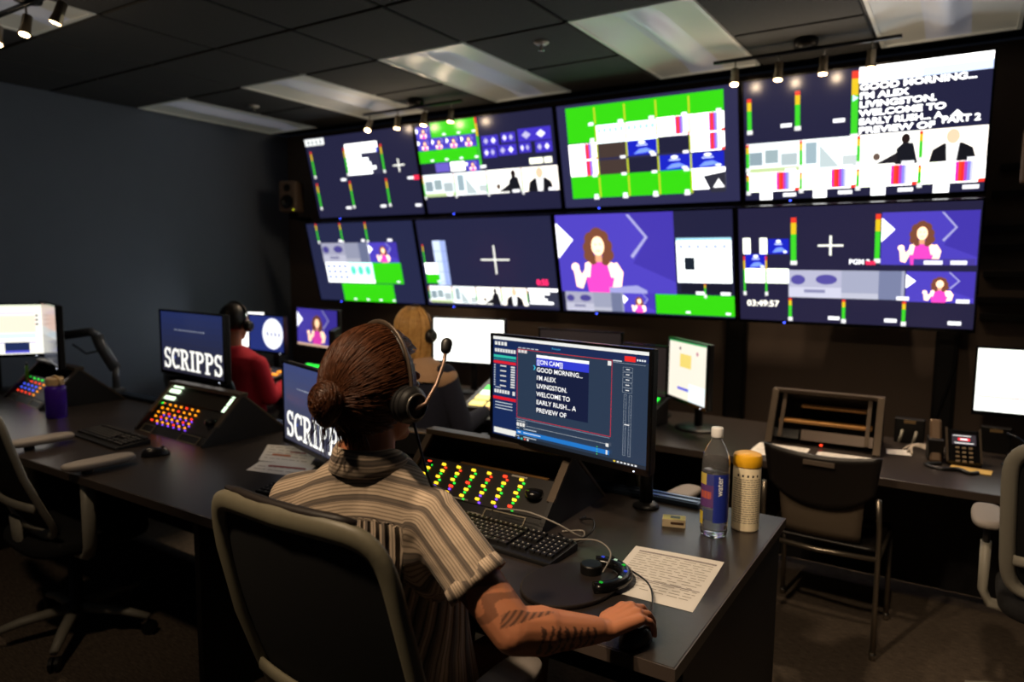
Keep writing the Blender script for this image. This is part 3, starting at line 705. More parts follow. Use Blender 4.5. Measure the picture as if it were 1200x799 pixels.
def scripps(c, add=0):
    n = 10
    for i in range(n): a = i/(n-1); c.rect(0, i/n, 1, (i+1)/n, (34+6*a+add, 44-4*a+add, 88-34*a+add))
    for i in range(14): c.rect(.23+.035*i, .285, .23+.035*i+random.uniform(.016, .031), .303, (170, 178, 196), .7)
    slab_word(c, .04, .61, .97, .95, (250, 248, 240), 1.25)
    c.ell(.22, .76, .012, .02, (60, 90, 180), 1., 10)
monitor('large monitor with the teleprompter script right of the person in stripes', (-1.055, 1.95, 1.165), .655, .37, -11.5, prompter, back=.29, sdx=.12, frad=.045)
monitor('monitor with big SCRIPPS lettering above the lit console near the left wall', (-3.41, 2.2, 1.152), .66, .352, -5.5, scripps, D1+.0215, back=.115, frad=.036)
monitor('low monitor with SCRIPPS lettering partly hidden by the person in stripes', (-2.18, 1.93, .985),   .64, .36, -18, scripps_pale, back=.08, frad=.1)
def sheet(c):
    c.rect(0, 0, 1, 1, (255, 252, 238), 1.25); c.rect(0, .0, 1, .06, (244, 250, 220), 1.2); c.rect(0, .14, .93, .2, (236, 230, 245), 1.1)
    c.rect(0, .22, .93, .56, (255, 228, 206), 1.2); c.rect(0, .58, .93, .68, (220, 240, 246), 1.15); c.rect(0, .76, .93, .785, (190, 180, 240), 1.)
    for i in range(3): c.ell(.945, .22+.09*i, .014, .025, (40, 40, 50), 1., 8)
    c.rect(.62, .76, .86, .98, (36, 48, 90)); c.rect(.62, .93, .86, .98, (90, 90, 220))
monitor('bright cream spreadsheet monitor at the left frame edge', (-5.03, 1.92, 1.155), .56, .335, 56, sheet, back=.06, foot=(.2, .16))
def pink_reflection(c):
    c.rect(0, 0, 1, 1, (60, 62, 70)); c.rect(0, .0, 1, .42, (150, 110, 104), .8); c.rect(0, .42, 1, .56, (110, 118, 130), .8)  # pinkish reflection on the slanted screen, painted as glowing bands
mon2 = monitor('monitor on a jointed arm seen nearly edge-on at the far left', (-4.62, 2.06, 1.15), .64, .37, -17, pink_reflection, stand=False, back=.06)
# jointed monitor arm behind it
arm = thing('monitor_arm', 'dark jointed monitor arm clamped to the desk by the left wall', 'monitor arm', (-4.42, 2.34, D1))
gm = M('arm_grey_metal', (98, 102, 110), .4, .4)
MB().box((0, 0, .02), (.09, .07, .04)).build('clamp', gm, arm, bevel=.004); MB().lathe([(.02, 0), (.02, .16)], (0, 0, .02), 16).build('post', gm, arm, smooth=True)
MB().tube([(0, 0, .16), (-.1, -.03, .3), (-.12, -.04, .36)], .034, 8).build('lower_arm', gm, arm, smooth=True)
MB().tube([(-.12, -.04, .36), (-.16, -.06, .385), (-.3, -.14, .36)], .028, 8).build('upper_arm', gm, arm, smooth=True)
MB().tube([(-.3, -.14, .36), (-.32, -.18, .39), (-.28, -.225, .385)], .02, 8).build('head_joint', BLACK, arm, smooth=True)
MB().tube([(-.14, -.02, .34), (-.17, .0, .26), (-.24, -.05, .24), (-.3, -.1, .3)], .006, 6).build('cable', BLACK, arm, smooth=True)
# monitors on the rear desk
def white(c):
    c.rect(0, 0, 1, 1, (255, 255, 250), 2.2)
    c.rect(.92, .25, 1, 1, (70, 70, 80), 1.)
def globe(c):
    c.rect(0, 0, 1, 1, (38, 50, 118)); c.ell(.68, .5, .29, .44, (236, 238, 252), 1.5, 28)
    for i in range(4): c.poly([(.5+.11*i, .52), (.53+.11*i, .38+.04*(i % 2)), (.57+.11*i, .54), (.54+.11*i, .6)], (150, 152, 170), 1.)
def pres(c):
    c.presenter(0, 0, 1, .94, 1., False, .5); c.rect(0, .94, 1, 1, (230, 190, 160), .9); c.rect(.85, .88, .97, .97, (90, 220, 90))
def grey(c): c.rect(0, 0, 1, 1, (150, 146, 150), .7); c.lines(.08, .1, .95, .9, 8, (205, 200, 205), .8)
def white2(c): c.rect(0, 0, 1, 1, (255, 255, 246), 2.2)
def off(c): c.rect(0, 0, 1, 1, (62, 52, 50), .45)
def notes(c):
    c.rect(0, 0, 1, 1, (255, 244, 226), 1.); c.rect(0, 0, 1, .03, (40, 170, 90)); c.rect(.3, .22, .6, .45, (250, 224, 120), .95); c.rect(.25, .8, .62, .85, (110, 110, 225)); c.rect(.55, .7, 1, 1, (236, 248, 250), 1.1)
    c.ell(.3, .13, .025, .03, (120, 110, 110)); c.ell(.75, .17, .03, .035, (200, 140, 150))
def doc(c):
    c.rect(0, 0, 1, 1, (252, 255, 246), 1.7); c.rect(0, .36, 1, .365, (220, 225, 220), 1.3); c.rect(.02, .76, .4, .775, (240, 120, 110)); c.rect(.4, .78, 1, .93, (226, 232, 222), 1.); c.rect(.02, .79, .4, .93, (250, 238, 236), 1.3)
    c.rect(.4, .94, 1, 1, (20, 60, 90)); [c.rect(.45+.06*i, .95, .48+.06*i, .99, ((230, 190, 60), (80, 200, 220), (230, 90, 70))[i % 3]) for i in range(6)]
G2 = 'monitors on the rear desk'
monitor('blank white monitor beside the head of the person in red', (-5.03, 3.72, 1.035), .45, .315, 14, white, D2, group=G2)
monitor('dark blue monitor with a round white globe on the rear desk', (-4.585, 3.60, 1.035), .44, .30, -1.5, globe, D2, group=G2)
monitor('rear desk monitor showing a presenter in pink', (-4.17, 3.74, 1.09), .58, .315, -10, pres, D2, group=G2)
monitor('small grey tilted monitor overlapping the presenter monitor on the rear desk', (-3.74, 3.5, 1.03), .3, .2, -52, grey, D2, group=G2, foot=(.14, .14), back=.05)
monitor('blank white monitor in front of the blond person', (-2.735, 3.74, 1.085), .53, .31, 10, white2, D2, group=G2)
monitor('switched-off brown monitor behind the teleprompter monitor', (-2.0, 3.9, 1.03), .56, .32, 4, off, D2, group=G2)
monitor('monitor of which only the top edge shows above the teleprompter monitor', (-1.5, 3.72, 1.0), .30, .3, -8, off, D2, group=G2)
monitor('tilted cream monitor with a green top edge in the centre of the rear desk', (-1.2, 3.565, 1.037), .42, .335, -43, notes, D2, group=G2, back=.06)
monitor('bright white monitor above the desk phone at the right frame edge', (.325, 3.85, 1.08), .54, .315, 2, doc, D2, group=G2)

# ================================================================== CONSOLES
LEDC = {'o': (255, 150, 20), 'y': (255, 205, 40), 'r': (255, 60, 30), 'g': (40, 230, 60), 'p': (130, 70, 255), 'w': (225, 255, 215), 'b': (70, 90, 255)}
def led(k, s=3.): return E('button_light_'+k+str(s), LEDC[k], s)
_ledsrc = {}
def lit_button(parent, k, loc, rx, size=(.013, .009, .006), s=3.):
    key = (k, size, s)
    if key not in _ledsrc:
        o = MB().box((0, 0, 0), size).build('lit_button', led(k, s), parent, loc=loc, rot=(rx, 0, 0)); _ledsrc[key] = o
    else:
        o = share(_ledsrc[key], parent, loc, (rx, 0, 0))
    return o
CW, CDp, CA, CH = .60, .445, .205, .206      # width, depth, apex position, apex height
def console(label, loc, rz, kind, group='slanted desktop consoles'):
    t = thing('control_console', label, 'console', loc, rz, group)
    W = CW; sl = math.atan2(CH, CA); n = Vector((0, -math.sin(sl), math.cos(sl)))
    tri = [(0, 0), (CDp, 0), (CDp, .012), (CA+.012, CH), (CA-.012, CH), (0, .012)]
    for sx in (-1, 1):
        x = sx*(W/2-.008)
        MB().prism(tri, x-.008, x+.008, 'x').build('side_panel', M('console_black', (26, 24, 24), .45, noise=.2), t, bevel=.001)
        L = math.hypot(CDp-CA, CH); a2 = math.atan2(-CH, CDp-CA)
        MB().box((x, (CA+CDp)/2, CH/2+.007), (.02, L+.01, .01), Matrix.Rotation(a2, 3, 'X')).build('rear_edge_rail', RAILM, t, bevel=.001)
        L = math.hypot(CA, CH)
        MB().box((x-sx*.004, CA*.68, CH*.68+.004), (.026, L*.62, .012), Matrix.Rotation(sl, 3, 'X')).build('front_edge_rail', RAILM, t, bevel=.001)
    MB().box((0, CA+.004, CH+.003), (W+.004, .05, .018)).build('top_rail', RAILM, t, bevel=.002)
    a2 = math.atan2(-CH, CDp-CA)
    MB().box((0, (CA+CDp)/2-.004, CH/2-.004), (W-.034, math.hypot(CDp-CA, CH)-.02, .006), Matrix.Rotation(a2, 3, 'X')).build('back_panel', BLACK, t)
    P0 = lambda u, s, lift=0.: Vector((u*W/2, CA*s, CH*s))+n*lift        # a point on the slope: u -1..1, s 0 (front) .. 1 (apex)
    def slab(nm, u0, u1, s0, s1, th, lift, mat, **k):
        c = P0((u0+u1)/2, (s0+s1)/2, lift); d = ((u1-u0)*W/2, (s1-s0)*math.hypot(CA, CH), th)
        return MB().box(c, d, Matrix.Rotation(sl, 3, 'X')).build(nm, mat, t, **k)
    slab('control_panel', -.94, .94, .2, .66, .012, -.02, M('control_panel_dark', (30, 27, 26), .4, noise=.15), bevel=.001)
    slab('lower_panel', -.94, .94, .01, .19, .01, -.016, BLACK, bevel=.001)
    MB().box((0, CA+.03, .08), (W-.05, .1, .006)).build('inner_shelf', BLACK, t)
    MB().box((.04, CA-.02, .112), (W*.6, .012, .012)).build('inner_ledge', M('brass_brown_metal', (140, 104, 62), .4, .6), t, bevel=.001)
    for u0, u1 in ((-.9, -.56), (.22, .74)):
        for a, b, c, d in ((u0, u1, .03, .042), (u0, u1, .158, .17), (u0, u0+.012, .042, .158), (u1-.012, u1, .042, .158)):
            slab('pad_outline', a, b, c, d, .003, -.0085, M('pad_line_silver', (160, 150, 130), .35, .7))
    MB().lathe([(.016, 0), (.015, .012), (.001, .012)], P0(-.8, .55, -.012), 14).build('knob', BLACK, t, smooth=True)
    MB().lathe([(.03, 0), (.028, .02), (.001, .022)], P0(.72, .43, -.012), 18).build('jog_knob', BLACKG, t, smooth=True)
    cols = 7 if kind != 'c' else 5
    for i in range(cols):
        for j in range(5):
            u = (-.72+.165*i if kind == 'b' else -.8+.215*i)+.02*(j % 2); s_ = .60-.085*j
            if kind == 'a':
                k1 = 'y' if (i+j) % 5 else 'r'; lit_button(t, k1, P0(u, s_, -.011), sl, (.0135, .007, .006), 2.)
                k2 = ('r', 'g', 'r', 'p', 'p')[j] if (i*j+i) % 3 else 'g'
                lit_button(t, k2, P0(u+(.0 if j % 2 else .045), s_-.04, -.011), sl, (.007, .005, .005), 1.7)
            elif kind == 'b':
                lit_button(t, 'o' if (i+j) % 4 else 'r', P0(u-.1, s_, -.011), sl, (.009, .007, .006), 2.)
                if j > 1 and i > 0: lit_button(t, 'p', P0(u-.05, s_-.04, -.011), sl, (.007, .005, .005), 1.8)
            else:
                lit_button(t, ('g', 'r', 'b', 'b', 'r')[j] if i < 4 else 'o', P0(u, s_, -.011), sl, (.011, .008, .006), 1.6)
    if kind == 'a':
        slab('label_plate', .35, .55, .62, .64, .003, -.012, GREYPL); slab('label_plate', -.3, -.05, .21, .225, .003, -.012, GREYPL)
    if kind == 'b':
        for u0, u1, s0, s1 in ((-.9, -.62, .93, .96), (-.92, -.62, .82, .89), (-.93, -.62, .68, .745), (.78, .9, .94, .965), (.78, .9, .79, .92), (.78, .9, .66, .77)):
            slab('lit_display', u0, u1, s0, s1, .004, -.004, led('w', 1.9))
        slab('display_plate', -.94, .94, .665, .965, .008, -.012, M('display_plate', (44, 38, 32), .35, .3), bevel=.001)
        lit_button(t, 'g', P0(-.88, .6, -.011), sl, (.012, .009, .006), 2.)
    return t
console('slanted console with rows of lit yellow buttons in front of the person in stripes', (-1.34, 1.80, D1), 0, 'a')
console('slanted console with white lit keys and orange buttons below the upper SCRIPPS monitor', (-3.10, 1.86, D1), math.radians(-3), 'b')
console('slanted console with green and blue buttons by the left wall', (-4.55, 1.86, D1), math.radians(-6), 'c')
# slatted rack console on the rear desk (open, no buttons)
t = thing('rack_console', 'open slanted rack console behind the black side chair', 'console', (-.53, 3.52, D2), math.radians(2))
W = .47
for sx in (-1, 1):
    MB().prism([(0, 0), (.36, 0), (.2, .235), (.16, .235)], sx*W/2-.01, sx*W/2+.01, 'x').build('side_panel', M('console_black', (26, 24, 24)), t)
    MB().box((sx*W/2, .08, .122), (.03, .285, .014), Matrix.Rotation(math.atan2(.235, .16), 3, 'X')).build('side_rail', RAILM, t, bevel=.001)
    MB().box((sx*(W/2-.045), .105, .13), (.018, .24, .01), Matrix.Rotation(math.atan2(.235, .16), 3, 'X')).build('rack_rail', RAILM, t, bevel=.001)
MB().box((0, .18, .238), (W+.03, .05, .018)).build('top_rail', RAILM, t, bevel=.002)
MB().box((0, .28, .115), (W-.02, .006, .28), Matrix.Rotation(math.radians(34), 3, 'X')).build('back_panel', BLACK, t)
MB().box((.03, .2, .165), (W*.62, .06, .01)).build('inner_ledge', M('brass_brown_metal', (140, 104, 62)), t, bevel=.001)
MB().box((0, .13, .1), (W-.06, .07, .012)).build('shelf', M('pine_ledge', (172, 124, 66), .5), t, bevel=.001)
MB().box((.06, .07, .045), (W*.66, .02, .05), Matrix.Rotation(-.4, 3, 'X')).build('front_panel', M('grey_rack_panel', (104, 92, 84), .4, .4), t)
MB().box((-.17, .065, .045), (.13, .022, .045), Matrix.Rotation(-.4, 3, 'X')).build('display', BLACKG, t)
MB().box((.0, .03, .015), (.012, .01, .008)).build('indicator', led('r', 2.), t)

# switchers on the rear desk
def switcher(label, loc, rz, w_, dp, rows, tilt=.25, group='lit switchers on the rear desk'):
    t = thing('video_switcher', label, 'switcher', loc, rz, group)
    MB().prism([(-dp/2, 0), (dp/2, 0), (dp/2, .03+dp*math.sin(tilt)), (-dp/2, .03)], -w_/2, w_/2, 'x').build('housing', BLACK, t, bevel=.004)
    for v, cols in rows:
        n = len(cols)
        for i, k in enumerate(cols):
            if k == '.': continue
            y = -dp/2+dp*v
            lit_button(t, k, (-w_/2+.03+(w_-.06)*(i+.5)/n, y, .033+(y+dp/2)*math.sin(tilt)), tilt, ((w_-.06)/n*.82, dp*.13, .008), 1.8)
LEDC['c'] = (40, 220, 230); LEDC['n'] = (255, 225, 120)
switcher('switcher with yellow green and cyan keys right of the blond person', (-2.22, 3.5, D2), math.radians(8), .5, .4, [(.12, 'nnnn'), (.3, 'nnnn'), (.46, 'wwww'), (.62, 'gggg'), (.86, 'ccc.')], .3)
switcher('switcher with orange keys beside the tilted cream monitor', (-1.55, 3.5, D2), math.radians(-6), .42, .36, [(.2, '.bo.'), (.4, '.ooo'), (.55, 'oooo'), (.7, 'oooo'), (.85, 'gggg')], .32)
switcher('small switcher with orange keys in front of the globe monitor', (-4.35, 3.42, D2), 0, .4, .22, [(.3, '.o.o'), (.6, 'oo.o')], .15)
switcher('small panel with white and green keys under the rear presenter monitor', (-3.88, 3.36, D2), math.radians(-8), .24, .2, [(.35, 'ww'), (.6, 'ww'), (.85, 'gg')], .6)
# low equipment box behind the console
t = thing('equipment_box', 'low black equipment box with silver top edge behind the yellow-lit console', 'equipment', (-1.83, 2.3, D1+.0215), math.radians(10))
MB().box((0, 0, .045), (.4, .1, .09)).build('housing', BLACK, t, bevel=.004); MB().box((0, -.045, .093), (.4, .014, .006)).build('top_trim', CHROME, t); MB().box((.19, 0, .05), (.03, .104, .1)).build('end_cap', DARKGREY, t, bevel=.003)

# ================================================================== KEYBOARDS, MICE
KEYM = M('key_black', (30, 29, 30), .4)
def keyboard(label, loc, rz):
    t = thing('keyboard', label, 'keyboard', loc, rz, 'black keyboards')
    W, Dp = .45, .155
    MB().prism([(-Dp/2, 0), (Dp/2, 0), (Dp/2, .024), (-Dp/2, .012)], -W/2, W/2, 'x').build('case', BLACK, t, bevel=.003)
    k = MB(); lg = MB(); tl = math.atan2(.012, Dp); R = Matrix.Rotation(tl, 3, 'X')
    rows = [(.062, 15), (.036, 15), (.017, 15), (-.002, 14), (-.021, 13), (-.042, 9)]
    for y, n in rows:
        for x0, x1, nn in ((-.217, .062, n), (.072, .128, 3), (.138, .217, 4)):
            if nn == 3 and y in (-.002,): continue
            for i in range(nn):
                w_ = (x1-x0)/nn; x = x0+w_*(i+.5); z = .0185+y*math.tan(tl)+.004
                k.box((x, y, z), (w_-.0035, .015, .008), R)
                lg.box((x-w_*.12, y+.002, z+.0042), (.0035, .004, .0004), R)
    k.build('keys', KEYM, t, stuff=True); lg.build('key_legends', M('key_legend_white', (200, 196, 186), .6), t, stuff=True)
    MB().box((.17, .07, .0235), (.05, .006, .001), R).build('indicator_strip', M('indicator_grey', (150, 145, 135), .5), t)
    return t
keyboard('black keyboard in front of the yellow-lit console', (-1.125, 1.70, D1), math.radians(-3))
keyboard('black keyboard on the desk in front of the orange-lit console', (-3.29, 1.70, D1), math.radians(-4))
keyboard('black keyboard behind the shoulder of the person in stripes', (-1.85, 1.62, D1), math.radians(4))
def mouse(label, loc, rz, group='computer mice'):
    t = thing('computer_mouse', label, 'mouse', loc, rz, group)
    b = MB(); vs = []; fs = []; nu, nv = 20, 8
    for j in range(nv+1):
        th = PI/2*j/nv
        for i in range(nu):
            a = 2*PI*i/nu; x = .031*math.cos(a)*math.cos(th)**.6; y = .057*math.sin(a)*math.cos(th)**.6; vs.append((x, y, .036*math.sin(th)*(1-.18*y/.057)))
    for j in range(nv):
        for i in range(nu): fs.append((j*nu+i, j*nu+(i+1) % nu, (j+1)*nu+(i+1) % nu, (j+1)*nu+i))
    fs.append(tuple(range(nu))[::-1]); b.add(vs, fs); b.build('shell', M('mouse_black', (24, 24, 28), .28), t, smooth=True)
    MB().lathe([(.008, -.004), (.009, 0), (.008, .004)], (0, .028, .031), 14, 'x').build('scroll_wheel', DARKGREY, t, smooth=True)
    return t
mouse('black mouse under the tattooed hand', (-.562, 1.395, D1), math.radians(-4))
mouse('black mouse beside the keyboard of the orange-lit console', (-2.86, 1.665, D1), math.radians(-30))

# ================================================================== TASK CHAIRS
def task_chair(label, loc, rz, arm_z=.68, frame=GREYPL, group='office chairs with mesh backs', arms=True, top=1.06, wt=.52, arm_dx=.285, wb=.46):
    t = thing('office_chair', label, 'chair', loc, rz, group)
    for k in range(5):
        a = 2*PI*k/5+PI/2+.3
        d = Vector((math.cos(a), math.sin(a), 0))
        MB().tube([d*.03+Vector((0, 0, .115)), d*.2+Vector((0, 0, .1)), d*.31+Vector((0, 0, .075))], [(.022, .028), (.018, .022), (.014, .016)], 8, flat=(0, 0, 1)).build('base_leg', frame, t, smooth=True)
        c = d*.31
        MB().lathe([(.012, -.02), (.028, -.018), (.028, -.004), (.01, -.003), (.01, .003), (.028, .004), (.028, .018), (.012, .02)], seg=14, axis='x').build('caster', BLACK, t, smooth=False, loc=(c.x, c.y, .028), rot=(0, 0, a+PI/2))
    MB().lathe([(.04, .06), (.04, .13), (.026, .135), (.026, .3), (.018, .3), (.018, .4)], seg=18).build('column', DARKGREY, t, smooth=True)
    MB().box((0, 0, .405), (.2, .24, .04)).build('mechanism', DARKGREY, t, bevel=.01)
    s = MB(); 
    prof = []
    n = 28
    ring = lambda k, z: [(.245*k*abs(math.cos(2*PI*i/n))**.55*math.copysign(1, math.cos(2*PI*i/n)), .02+.235*k*abs(math.sin(2*PI*i/n))**.55*math.copysign(1, math.sin(2*PI*i/n)), z) for i in range(n)]
    lv = [(.9, .425), (.985, .432), (1, .45), (.99, .472), (.94, .487), (.6, .482)]
    vs = [p for k, z in lv for p in ring(k, z)]; fs = [(j*n+i, j*n+(i+1) % n, (j+1)*n+(i+1) % n, (j+1)*n+i) for j in range(len(lv)-1) for i in range(n)]
    fs += [tuple(range(n))[::-1], tuple((len(lv)-1)*n+i for i in range(n))]
    MB().add(vs, fs).build('seat', M('black_seat_fabric', (20, 19, 20), .9, bump=.3, bscale=500), t, smooth=True)
    # back: reclined rounded outline
    def bp(u, v, dy=0.):       # u -1..1, v 0..1
        wd = (wb+(wt-wb)*min(1, v*1.15))/2
        z = .5+(top-.5)*v; y = -.15-.20*v-.03*math.sin(PI*v)+.035*u*u
        return Vector((u*wd, y+dy, z))
    loop = []
    m = 44
    for i in range(m):
        a = 2*PI*i/m; cu, sv = math.cos(a), math.sin(a)
        u = abs(cu)**.32*math.copysign(1, cu); v = .5+.5*abs(sv)**.32*math.copysign(1, sv)
        loop.append(bp(u*.97, .02+.96*v))
    MB().tube(loop, (.011, .026) and [(.013, .024)]*m, 8, closed=True, flat=(0, 1, 0)).build('back_frame', frame, t, smooth=True)
    nu, nv = 10, 12; vs = []; fs = []
    for off in (0, .004):
        for j in range(nv+1):
            for i in range(nu+1):
                u = -1+2*i/nu; v = j/nv; k = .93*(1-.06*abs(2*v-1)**6); vs.append(bp(u*k, .03+.94*v, .006+off))
    N = (nu+1)*(nv+1)
    for o_ in (0, N):
        for j in range(nv):
            for i in range(nu): q = (o_+j*(nu+1)+i, o_+j*(nu+1)+i+1, o_+(j+1)*(nu+1)+i+1, o_+(j+1)*(nu+1)+i); fs.append(q if o_ else q[::-1])
    MB().add(vs, fs).build('back_mesh', MESHBLK, t, smooth=True)
    MB().tube([bp(-.9+1.8*i/10, .26, -.012) for i in range(11)], [(.008, .018)]*11, 8, flat=(0, 1, 0)).build('lumbar_bar', frame, t, smooth=True)
    MB().tube([bp(-.72+1.44*i/8, 1.0, .008) + Vector((0, 0, .006)) for i in range(9)], [.006]+[.011]*7+[.006], 8).build('top_trim', M('dark_trim', (40, 32, 28), .5), t, smooth=True)
    MB().tube([(0, -.05, .4), (0, -.2, .42), bp(0, .12, -.02)], [(.016, .05), (.014, .05), (.012, .06)], 8, flat=(0, 0, 1)).build('back_support', frame, t, smooth=True)
    if arms:
        for sx in (-1, 1):
            az = arm_z if not isinstance(arm_z, tuple) else arm_z[(sx+1)//2]
            MB().tube([(sx*.15, -.04, .41), (sx*(arm_dx-.02), -.05, .425), (sx*arm_dx, -.05, .47), (sx*arm_dx, -.045, az-.09)], [(.016, .026)]*3+[(.018, .03)], 8, flat=(1, 0, 0)).build('arm_bracket', frame, t, smooth=True)
            MB().tube([(sx*arm_dx, -.045, az-.1), (sx*arm_dx, -.045, az-.025)], [(.012, .022)]*2, 8, flat=(1, 0, 0)).build('arm_post', DARKGREY, t, smooth=True)
            b = MB(); nn = 24; rg = lambda k, z: [(sx*arm_dx+.05*k*abs(math.cos(2*PI*i/nn))**.6*math.copysign(1, math.cos(2*PI*i/nn)), .0+.135*k*abs(math.sin(2*PI*i/nn))**.75*math.copysign(1, math.sin(2*PI*i/nn)), z) for i in range(nn)]
            lv = [(.86, az-.026), (.97, az-.02), (1, az-.011), (.95, az-.002), (.7, az)]
            vs = [p for k, z in lv for p in rg(k, z)]; fs = [(j*nn+i, j*nn+(i+1) % nn, (j+1)*nn+(i+1) % nn, (j+1)*nn+i) for j in range(len(lv)-1) for i in range(nn)]
            fs += [tuple(range(nn))[::-1], tuple((len(lv)-1)*nn+i for i in range(nn))]
            b.add(vs, fs).build('arm_pad', PADGREY, t, smooth=True)
    return t
task_chair('mesh-back office chair the person in stripes sits on', (-1.075, 1.205, 0), math.radians(0), .69, M('olive_grey_frame', (126, 120, 100), .45, noise=.08), top=1.115, wt=.51, wb=.55)
task_chair('mesh-back office chair at the left frame edge pushed under the desk', (-3.12, 1.44, 0), math.radians(-4), .81)
task_chair('mesh-back office chair at the right frame edge below the phone desk', (.40, 2.95, 0), math.radians(0), .73)
task_chair('mesh-back office chair behind the teleprompter monitor, its arm beside the water bottle', (-1.2, 2.74, 0), math.radians(-6), .68)
task_chair('dark-framed office chair of the person in red', (-3.93, 2.83, 0), math.radians(12), .6, M('blue_grey_frame', (92, 104, 116), .4, .3), top=.93, arms=False)

# side chair with plastic shell
def side_chair(label, loc, rz):
    t = thing('side_chair', label, 'chair', loc, rz, 'black stacking side chairs')
    tm = M('dark_chrome_tube', (150, 140, 126), .3, .9)
    for sx in (-1, 1):
        x = sx*.225
        MB().tube([(x, -.2, .0), (x, -.205, .2), (x, -.21, .44), (x, -.225, .56), (x*.97, -.25, .68)], .0105, 10).build('leg', tm, t, smooth=True)
        MB().tube([(x, .21, 0), (x, .2, .2), (x, .185, .43)], .0105, 10).build('leg', tm, t, smooth=True)
        MB().tube([(x, -.21, .432), (x, .19, .432)], .0105, 10).build('seat_rail', tm, t, smooth=True)
    for y in (-.2, .21):
        for sx in (-1, 1): MB().lathe([(.013, 0), (.013, .03), (.011, .031)], (sx*.225, y, 0), 12).build('foot_glide', CHROME, t, smooth=True)
    MB().tube([(-.225, -.208, .425), (0, -.225, .42), (.225, -.208, .425)], .0105, 10).build('cross_bar', tm, t, smooth=True)
    def shell(f, nu, nv, th):
        vs = []; fs = []
        for o_ in (0, 1):
            for j in range(nv+1):
                for i in range(nu+1): p, nrm = f(-1+2*i/nu, j/nv); vs.append(Vector(p)+Vector(nrm)*th*o_)
        N = (nu+1)*(nv+1)
        for j in range(nv):
            for i in range(nu):
                q = (j*(nu+1)+i, j*(nu+1)+i+1, (j+1)*(nu+1)+i+1, (j+1)*(nu+1)+i); fs.append(q[::-1]); fs.append(tuple(a+N for a in q))
        ed = [i for i in range(nu+1)]+[j*(nu+1)+nu for j in range(1, nv+1)]+[nv*(nu+1)+i for i in range(nu-1, -1, -1)]+[j*(nu+1) for j in range(nv-1, 0, -1)]
        for a, b in zip(ed, ed[1:]+ed[:1]): fs.append((a, b, b+N, a+N))
        return MB().add(vs, fs)
    sh = M('black_shell_plastic', (30, 26, 24), .38, noise=.1)
    zb = lambda u, v: (.60+.09*abs(u)**2.5)*(1-v)+(.845-.02*(1-u*u)+.004)*v
    shell(lambda u, v: ((u*(.205+.02*v), -.19-.2*(zb(u, v)-.47)-.025*(1-u*u), zb(u, v)), (0, 1, .2)), 14, 8, .012).build('backrest', sh, t, smooth=True)
    shell(lambda u, v: ((u*.165*(.92+.08*v), -.178-.2*.21*v-.02*(1-u*u), .465+.21*v), (0, 1, .2)), 10, 6, .006).build('lower_back_panel', M('brown_grey_back_panel', (92, 80, 66), .6, bump=.3, bscale=600), t, smooth=True)
    shell(lambda u, v: ((u*.22, -.19+.41*v, .445-.018*(1-u*u)*math.sin(PI*v)-.03*max(0, v-.8)*5*.3), (0, 0, 1)), 10, 8, .012).build('seat', sh, t, smooth=True)
    MB().box((0, -.2886, .80), (.12, .012, .02)).build('grip_slot', M('grip_slot_grey', (96, 84, 74), .5), t, bevel=.002)
    return t
side_chair('black plastic side chair in front of the open rack console', (-.445, 3.30, 0), math.radians(-2))
side_chair('black side chair under the blond person', (-2.4, 2.80, 0), 0)

# ================================================================== THINGS ON THE DESKS
def sheet_of_paper(label, corners, z, rows, head=True, col=PAPER, accents=(), name='paper_sheet', group='paper sheets'):
    """corners: near-left, near-right, far-right, far-left (x, y)"""
    c = [Vector((a, b, 0)) for a, b in corners]; o = sum(c, Vector())/4
    t = thing(name, label, 'paper', (o.x, o.y, z), 0, group)
    f = lambda u, v: (c[0]*(1-u)*(1-v)+c[1]*u*(1-v)+c[2]*u*v+c[3]*(1-u)*v)-o
    nu = nv = 8; vs = []; fs = []
    lift = lambda u, v: .0006+.003*max(0, v-.8)*5*(u*u)*.6+.0015*math.sin(PI*u)*v
    for th in (0, .0004):
        for j in range(nv+1):
            for i in range(nu+1): p = f(i/nu, j/nv); vs.append((p.x, p.y, lift(i/nu, j/nv)+th))
    N = (nu+1)**2
    for j in range(nv):
        for i in range(nu): q = (j*(nu+1)+i, j*(nu+1)+i+1, (j+1)*(nu+1)+i+1, (j+1)*(nu+1)+i); fs.append(q[::-1]); fs.append(tuple(a+N for a in q))
    MB().add(vs, fs).build('sheet', col, t)
    pr = MB()
    def strip(u0, u1, v0, v1, mb):
        n = 4; vs = []; fs = []
        for i in range(n+1):
            for v in (v0, v1): u = u0+(u1-u0)*i/n; p = f(u, v); vs.append((p.x, p.y, lift(u, v)+.0012))
        for i in range(n): fs.append((2*i, 2*i+2, 2*i+3, 2*i+1))
        mb.add(vs, fs)
    for r in range(rows):
        v = .92-.84*(r+.5)/rows; u = .08
        if random.random() < .1: continue
        while u < .9:
            e = min(.93, u+random.uniform(.05, .16)); strip(u, e, v, v+.22*.84/rows, pr); u = e+random.uniform(.015, .06)
    if rows: pr.build('printed_lines', INK, t, stuff=True)
    for nm, (u0, u1, v0, v1), m in accents:
        b = MB(); strip(u0, u1, v0, v1, b); b.build(nm, m, t)
    return t
GB = M('grey_print_band', (150, 142, 146), .8)
sheet_of_paper('printed white rundown sheet by the tattooed hand', [(-.737, 1.577), (-.498, 1.586), (-.517, 1.912), (-.769, 1.888)], D1, 17, accents=[('heading_band', (.08, .95, .885, .915), GB), ('heading_band', (.06, .95, .33, .342), GB)])
MAR = M('maroon_print', (150, 40, 40), .8); ORG = M('orange_print', (190, 100, 40), .8)
